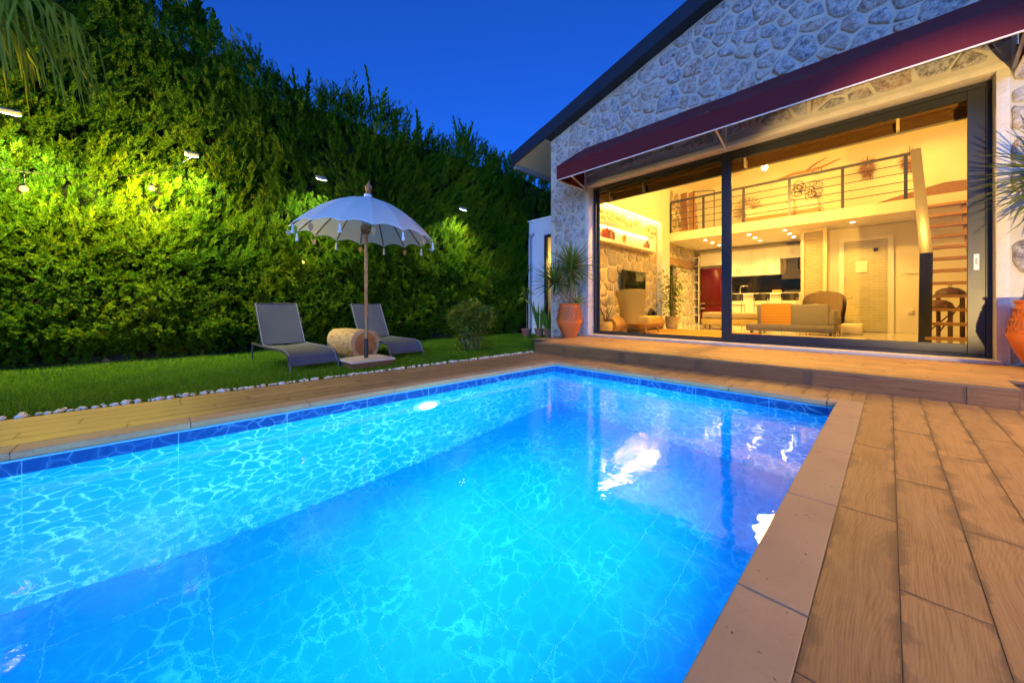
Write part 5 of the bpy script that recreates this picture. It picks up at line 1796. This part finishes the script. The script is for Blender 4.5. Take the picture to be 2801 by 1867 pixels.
# rounded shrub on the lawn
shb = thing('round_shrub', 'rounded light green shrub standing alone on the lawn', 'shrub', (-6.75, 5.2, 0))
bc = (-6.78, 5.2)
tips = []
for i in range(16):
    a_ = i * 2.4
    r0 = random.uniform(.05, .16)
    r1 = random.uniform(.2, .45)
    top = Vector((bc[0] + r1 * math.cos(a_), bc[1] + r1 * math.sin(a_), random.uniform(.55, .95)))
    MB().tube([(bc[0] + r0 * math.cos(a_), bc[1] + r0 * math.sin(a_), -.02), (bc[0] + (r0 + r1) / 2 * math.cos(a_), bc[1] + (r0 + r1) / 2 * math.sin(a_), .4), tuple(top)], [.016, .011, .005], 5).build('stem', M['bark'], shb, 60)
    tips.append(tuple(top))
pts = []
while len(pts) < 900:
    d = Vector((random.gauss(0, 1), random.gauss(0, 1), random.gauss(0, 1))).normalized()
    r0 = random.uniform(.75, 1.0)
    k_ = 1 + .22 * noise.noise(d * 2.2)
    p = Vector((bc[0] + d.x * .50 * r0 * k_, bc[1] + d.y * .50 * r0 * k_, .72 + d.z * .36 * r0 * k_))
    pts.append(tuple(p))
for _ in range(160): pts.append((bc[0] + random.gauss(0, .16), bc[1] + random.gauss(0, .16), random.uniform(.02, .4)))
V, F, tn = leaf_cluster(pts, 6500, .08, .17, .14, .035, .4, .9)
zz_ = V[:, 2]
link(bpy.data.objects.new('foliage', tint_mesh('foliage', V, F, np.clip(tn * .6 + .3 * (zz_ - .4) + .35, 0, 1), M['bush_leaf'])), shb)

# ------------------------------------------------------------------ floodlights on the hedge and string lights
M['flood_hot'] = emit('floodlight_glass', (0.95, 1.0, 0.90), 18.0)
for i, (y, z, e_) in enumerate(((-1.60, 3.80, 95), (.37, 3.76, 80), (2.55, 3.86, 75), (6.45, 3.90, 75))):
    lb = ('white floodlight at the far left of the hedge, behind the palm leaves', 'white floodlight on the hedge at the end of the bulb string', 'white floodlight on the hedge just left of the umbrella top', 'white floodlight on the hedge right of the umbrella')[i]
    t_ = thing('floodlight', lb, 'floodlight', (-9.0, y, z), 'floodlights on the hedge')
    W = T(-8.82, y, z) @ RY(R(28))
    inst('housing', MB().box(-.05, .05, -.10, .10, -.012, .05).mesh('housing', M['gutter'], bevel=.008), t_, W)
    inst('glass', MB().box(-.043, .043, -.092, .092, -.0165, -.0125).mesh('glass', M['flood_hot']), t_, W)
    MB().bar((-8.84, y, z + .03), (-9.6, y, z + .02), .03, .03).build('bracket', M['black'], t_)
    light('flood_lamp', 'SPOT', e_ * 2.4, (1.0, 1.0, 0.55), T(-8.80, y, z - .03) @ RY(R(20)), t_, spot_size=R(122), spot_blend=.7, shadow_soft_size=.08)
M['string_hot'] = emit('string_bulb_glow', (1.0, 0.46, 0.08), 2.2)
sb = [(-8.40, -1.409, 2.645), (-8.55, -.143, 2.975), (-8.60, 2.138, 1.93)]
cable = thing('bulb_cable', 'thin black cable strung along the hedge between bulbs', 'cable', (-8.75, -1, 3.1))
def sagp(a, b_, s_, n_=10): return [tuple(Vector(a).lerp(Vector(b_), q / n_) - Vector((0, 0, s_ * 4 * (q / n_) * (1 - q / n_)))) for q in range(n_ + 1)]
MB().tube(sagp((-8.40, -2.6, 2.98), (-8.40, -1.409, 2.885), .03) + sagp((-8.40, -1.409, 2.885), (-8.55, -.143, 3.215), .05)[1:] + sagp((-8.55, -.143, 3.215), (-8.82, .37, 3.72), .03)[1:], .0045, 5).build('cable', plain('black_rubber', (.004, .004, .004), .8), cable)
for i, p in enumerate(sb):
    t_ = thing('string_bulb', ('glowing warm bulb at the far left of the hedge', 'glowing warm bulb hanging on the bright yellow patch of hedge', 'small glowing orange bulb low on the hedge left of the umbrella')[i], 'bulb', p, 'warm bulbs along the hedge')
    MB().tube([(p[0], p[1], p[2] + .05), (p[0], p[1], p[2] + (.24 if i < 2 else .12))], .005, 5).build('drop_wire', M['black'], t_)
    MB().lathe([(.018, .03), (.02, .07), (.012, .085)], 10, T(*p)).build('socket', M['black'], t_)
    MB().ball(p, .042 if i == 0 else .045 if i == 1 else .018, nu=12, nv=8).build('bulb', M['string_hot'], t_, 180)
    light('bulb_light', 'POINT', (90, 105, 4)[i], (1.0, 0.74, 0.10), T(p[0] - .07, p[1], p[2] - .01), t_, shadow_soft_size=0.0)

# right of camera: floodlight for the pier, unseen post lamp added for the deck
gl2 = thing('garden_floodlight', 'ground floodlight behind the camera aimed at the house', 'floodlight', (2.8, -1.4, 0))
MB().tube([(2.8, -1.4, -.05), (2.8, -1.4, .42)], .02, 8).build('post', M['black'], gl2)
inst('housing', MB().box(-.12, .12, -.04, .04, -.08, .08).mesh('housing', M['black'], bevel=.01), gl2, T(2.8, -1.4, .48) @ RX(R(12)))
fl_dir = (Vector((0.2, 8.25, 2.55)) - Vector((2.8, -1.4, .5))).to_track_quat('-Z', 'Y').to_matrix().to_4x4()
light('garden_flood', 'SPOT', 2200, (1.0, 0.66, 0.22), T(2.8, -1.33, .5) @ fl_dir, gl2, spot_size=R(27), spot_blend=.35, shadow_soft_size=.06)
gl3 = thing('deck_fill_lamp', 'added unseen post lamp on the right, warming the deck', 'lamp', (3.5, 4.0, 0))
MB().tube([(3.5, 4.0, -.05), (3.5, 4.0, 2.5)], .03, 10).build('post', M['black'], gl3)
MB().lathe([(.05, 2.48), (.13, 2.52), (.14, 2.74), (.05, 2.80)], 16, T(3.5, 4.0, 0), cap=False).build('shade', M['soft_white'], gl3, 40)
light('deck_fill_light', 'SPOT', 600, (1.0, 0.60, 0.14), T(3.5, 4.0, 2.42) @ RY(R(20)), gl3, spot_size=R(150), spot_blend=.5, shadow_soft_size=.10)

# ------------------------------------------------------------------ the conifer hedge
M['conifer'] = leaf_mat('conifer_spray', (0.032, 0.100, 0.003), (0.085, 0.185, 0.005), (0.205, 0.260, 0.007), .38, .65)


def frond_template(pairs=5, fan=.36, wid=.05, tipw=.05):
    """flat feathery spray along +X; every leaflet is tilted out of the plane a little"""
    V, F = [], []
    def quad(a, b_, w, tilt=0.0):
        a, b_ = Vector(a), Vector(b_)
        d = (b_ - a)
        s_ = Vector((-d.y, d.x, 0)).normalized() * w
        s_.z += w * tilt
        n0 = len(V)
        V.extend([a, a + d * .42 + s_, b_, a + d * .42 - s_])
        F.append((n0, n0 + 1, n0 + 2, n0 + 3))
    for i in range(pairs):
        t_ = .06 + .80 * i / (pairs - 1)
        l = fan * (1 - t_) ** .7 * (.6 + .6 * min(1, t_ * 4)) + .07
        for s_ in (-1, 1):
            t2_ = t_ + (.07 if s_ > 0 else 0)
            an = s_ * R(36 - 12 * t_)
            a = Vector((t2_, 0, .10 * t2_ * (1 - t2_)))
            quad(a, a + Vector((math.cos(an) * l, math.sin(an) * l, (.35 if (i + (s_ > 0)) % 2 else -.30) * l)), wid * (.6 + l), .9 if i % 2 else -.7)
    quad((.5, 0, .02), (1.08, 0, 0), tipw)
    return np.array([tuple(v_) for v_ in V]), np.array(F)


def place_fronds(P, D, S, roll, tmpl, tint):
    """stack transformed copies of a template; P positions, D directions, S lengths"""
    V0, F0 = tmpl
    n = len(P)
    D = D / np.linalg.norm(D, axis=1, keepdims=True)
    ref = np.tile(np.array([[1.0, 0.2, 0.1]]), (n, 1))        # face roughly towards the garden (+X)
    side = np.cross(ref, D)
    side /= np.linalg.norm(side, axis=1, keepdims=True) + 1e-9
    nrm = np.cross(D, side)
    c_, s_ = np.cos(roll)[:, None], np.sin(roll)[:, None]
    side, nrm = side * c_ + nrm * s_, nrm * c_ - side * s_
    V = P[:, None, :] + S[:, None, None] * (V0[None, :, 0:1] * D[:, None, :] + V0[None, :, 1:2] * side[:, None, :] + V0[None, :, 2:3] * nrm[:, None, :])
    F = F0[None] + (np.arange(n) * len(V0))[:, None, None]
    nq = len(V0) // 4                                          # every leaflet gets its own shade
    tl = np.clip(tint[:, None] + rng.normal(0, .24, (n, nq)), 0, 1)
    return V.reshape(-1, 3), F.reshape(-1, F0.shape[1]), np.repeat(tl.ravel(), 4)


def fnoise(y, z, s, o=0.0):
    return (np.sin(y * s * 1.3 + 1.7 * np.sin(z * s * .9 + o) + o) * np.sin(z * s * 1.1 + 1.3 * np.sin(y * s * .7 - o) + 2 * o))


hedge = thing('conifer_hedge', 'tall dense green conifer hedge behind the lawn', 'hedge', (-10, 4, 0))
HT = 6.15


def hx(y, z):
    """front face of the hedge"""
    base = -9.34 - .02 * z - .30 * np.clip((z - 4.2) / 2.2, 0, 1) ** 2 - .5 * np.clip((.5 - z) / .5, 0, 1)
    return base + .06 * fnoise(y, z, 1.5) + .08 * fnoise(y, z, 3.3, 1.1) + .06 * fnoise(y, z, 8.0, 2.0)


def htop(y): return HT + .18 * np.sin(y * 1.9) + .15 * np.sin(y * 4.3 + 1) + np.clip(1.6 - y, 0, 2.5) * .38


parts_ = []
t1, t2 = frond_template(6, .38, .046, .04), frond_template(5, .50, .075, .06)


def clumps(n, y0, y1, z0, z1, per, size, smin, smax, tm_, wild):
    """tufts of sprays with dark hollows between them"""
    y, z = rng.uniform(y0, y1, n), rng.uniform(z0, z1, n)
    ok = z < htop(y)
    y, z = y[ok], z[ok]
    n = len(y)
    x = hx(y, z) - rng.uniform(0, .22, n)
    out = rng.uniform(.55, 1.0, n)
    sweep = (.75 * np.sin(y * .8 + z * .45 + .6) + rng.normal(0, .45, n)) if wild else rng.normal(0, .6, n)
    up = rng.uniform(.75, 1.6, n) if wild else rng.uniform(-.15, .55, n)
    A = np.stack([out * (.75 if wild else 1), sweep, up], 1)
    A /= np.linalg.norm(A, axis=1, keepdims=True)
    L = rng.uniform(.6, 1.35, n) * size
    tone = np.clip(.42 + .28 * fnoise(y, z, 1.7, .5) + rng.normal(0, .13, n), 0, 1)
    q = np.tile(np.linspace(0, 1, per), n) + rng.normal(0, .06, n * per)
    C = np.repeat(np.stack([x, y, z], 1), per, 0)
    Ar, Lr = np.repeat(A, per, 0), np.repeat(L, per)
    m = n * per
    sd = np.cross(Ar, np.array([1.0, .1, .15]))
    sd /= np.linalg.norm(sd, axis=1, keepdims=True) + 1e-9
    sgn = np.where(np.arange(m) % 2 == 0, 1.0, -1.0)[:, None]
    wdt = (.34 if wild else .75) * (1.1 - .7 * np.clip(q, 0, 1))
    P = C + Ar * (Lr * q)[:, None] + rng.normal(0, .02, (m, 3))
    D = Ar + sd * sgn * wdt[:, None] * 1.25 + rng.normal(0, .20, (m, 3)) + np.array([.12, 0, .10])
    S = rng.uniform(smin, smax, m) * (1.15 - .45 * np.clip(q, 0, 1))
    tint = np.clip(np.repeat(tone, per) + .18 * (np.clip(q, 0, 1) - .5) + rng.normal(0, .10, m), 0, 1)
    return place_fronds(P, D, S, rng.normal(0, .5, m), tm_, tint)


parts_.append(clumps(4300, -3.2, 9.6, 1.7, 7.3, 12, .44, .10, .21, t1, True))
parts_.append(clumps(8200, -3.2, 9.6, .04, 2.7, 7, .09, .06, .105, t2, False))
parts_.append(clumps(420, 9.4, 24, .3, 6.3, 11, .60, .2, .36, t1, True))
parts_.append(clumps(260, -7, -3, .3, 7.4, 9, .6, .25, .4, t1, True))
# sparse darker growth farther in
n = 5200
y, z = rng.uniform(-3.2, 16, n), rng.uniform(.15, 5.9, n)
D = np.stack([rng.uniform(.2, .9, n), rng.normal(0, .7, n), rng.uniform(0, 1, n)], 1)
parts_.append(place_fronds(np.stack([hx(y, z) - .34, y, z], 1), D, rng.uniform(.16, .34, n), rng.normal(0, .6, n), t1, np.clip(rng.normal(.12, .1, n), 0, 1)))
# leaders along the crest: upright feathery shoots
n = 520
y = rng.uniform(-3.2, 24, n)
z = htop(y) - rng.uniform(.0, .55, n)
P = np.stack([-9.75 - rng.uniform(0, .7, n), y, z], 1)
D = np.stack([rng.normal(.1, .2, n), rng.normal(0, .25, n), np.ones(n)], 1)
parts_.append(place_fronds(P, D, rng.uniform(.45, 1.0, n) * (.75 + .45 * (np.sin(y * 3.7) > .3)), rng.uniform(0, 3.1, n), frond_template(10, .22, .035, .03), np.clip(rng.normal(.35, .12, n), 0, 1)))
Vs, Fs, Ts, off_ = [], [], [], 0
for V, F, tn in parts_:
    Vs.append(V); Fs.append(F + off_); Ts.append(tn); off_ += len(V)
fo = link(bpy.data.objects.new('foliage', tint_mesh('foliage', np.concatenate(Vs), np.concatenate(Fs), np.concatenate(Ts), M['conifer'])), hedge)
tag(fo, kind='stuff')
# dark backing sheet, coloured as the shade in the gaps between sprays
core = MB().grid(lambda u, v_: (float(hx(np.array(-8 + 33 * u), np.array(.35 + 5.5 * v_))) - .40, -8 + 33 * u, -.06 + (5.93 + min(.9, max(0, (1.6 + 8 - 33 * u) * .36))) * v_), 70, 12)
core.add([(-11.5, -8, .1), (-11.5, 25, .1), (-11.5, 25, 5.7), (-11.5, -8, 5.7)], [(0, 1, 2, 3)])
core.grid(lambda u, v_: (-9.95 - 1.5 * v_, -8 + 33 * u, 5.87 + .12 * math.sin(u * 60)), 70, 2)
core.build('gap_shade_backing', plain('painted_gap_shade', (0.020, 0.022, 0.010), .95, 0, .4, 10), hedge)
for y in np.arange(-6.5, 24, 1.15):
    MB().tube([(-10.0 + random.uniform(-.15, .15), y, -.05), (-10.0, y + random.uniform(-.1, .1), 2.5), (-10.1, y, 5.4)], [.09, .06, .02], 7).build('trunk', M['bark'], hedge, 60)

# ------------------------------------------------------------------ palm leaves hanging in at the top left
M['palm'] = leaf_mat('palm_leaflet', (0.22, 0.21, 0.016), (0.34, 0.35, 0.024), (0.46, 0.42, 0.045), .35)
pt = thing('palm_tree', 'palm with long drooping yellow green leaves at the upper left', 'palm tree', (-6.6, -2.75, 0))
MB().tube([(-6.7, -2.80, -.05), (-6.68, -2.75, 2), (-6.65, -2.70, 4.15)], [.17, .13, .12], 14).build('trunk', M['bark'], pt, 60)
for k_, (a0, ln_, rise, dz) in enumerate(((1.38, 1.95, .55, 1.0), (1.62, 1.9, .35, .95), (1.15, 1.75, .45, 1.1), (2.2, 1.7, .6, .9), (.4, 1.6, .5, .9), (-1.2, 1.6, .6, .9), (3.2, 1.6, .6, .9), (-2.3, 1.6, .6, .9))):
    d = Vector((math.cos(a0), math.sin(a0), 0))
    c0 = Vector((-6.65, -2.70, 4.1))
    rach = [c0 + d * ln_ * q + Vector((0, 0, rise * math.sin(q * PI * .62) - dz * .35 * q * q)) for q in np.linspace(0, 1, 9)]
    fr_ = MB().tube([tuple(p) for p in rach], [.026 - .020 * q for q in np.linspace(0, 1, 9)], 6).build('leaf_stalk', M['palm'], pt, 60)
    V, F, tn = [], [], []
    nl_ = 30
    for i in range(nl_):
        q = .18 + .82 * i / (nl_ - 1)
        f_ = q * 8
        j = min(int(f_), 7)
        p = rach[j].lerp(rach[j + 1], f_ - j)
        tg = (rach[j + 1] - rach[j]).normalized()
        for s_ in (-1, 1):
            sd = tg.cross(Vector((0, 0, 1))).normalized() * s_
            l = (.95 - .25 * q) * random.uniform(.45, 1.15) * dz
            sw = random.uniform(.05, .75)
            p1 = p + sd * l * sw * .5 + tg * l * random.uniform(.05, .4) + Vector((0, 0, -l * .12))
            p2 = p + sd * l * sw * .75 + tg * l * .38 + Vector((0, 0, -l * .58))
            p3 = p + sd * l * sw * .80 + tg * l * .45 + Vector((0, 0, -l * random.uniform(.95, 1.15)))
            w = tg * .013
            n0 = len(V)
            for pp, ww in ((p, .6), (p1, 1), (p2, .8), (p3, .1)): V += [tuple(pp - w * ww), tuple(pp + w * ww)]
            for r_ in range(3): F.append((n0 + 2 * r_, n0 + 2 * r_ + 1, n0 + 2 * r_ + 3, n0 + 2 * r_ + 2))
            tn += [random.random()] * 8
    link(bpy.data.objects.new('leaflets', tint_mesh('leaflets', np.array(V), np.array(F), np.array(tn), M['palm'])), fr_)
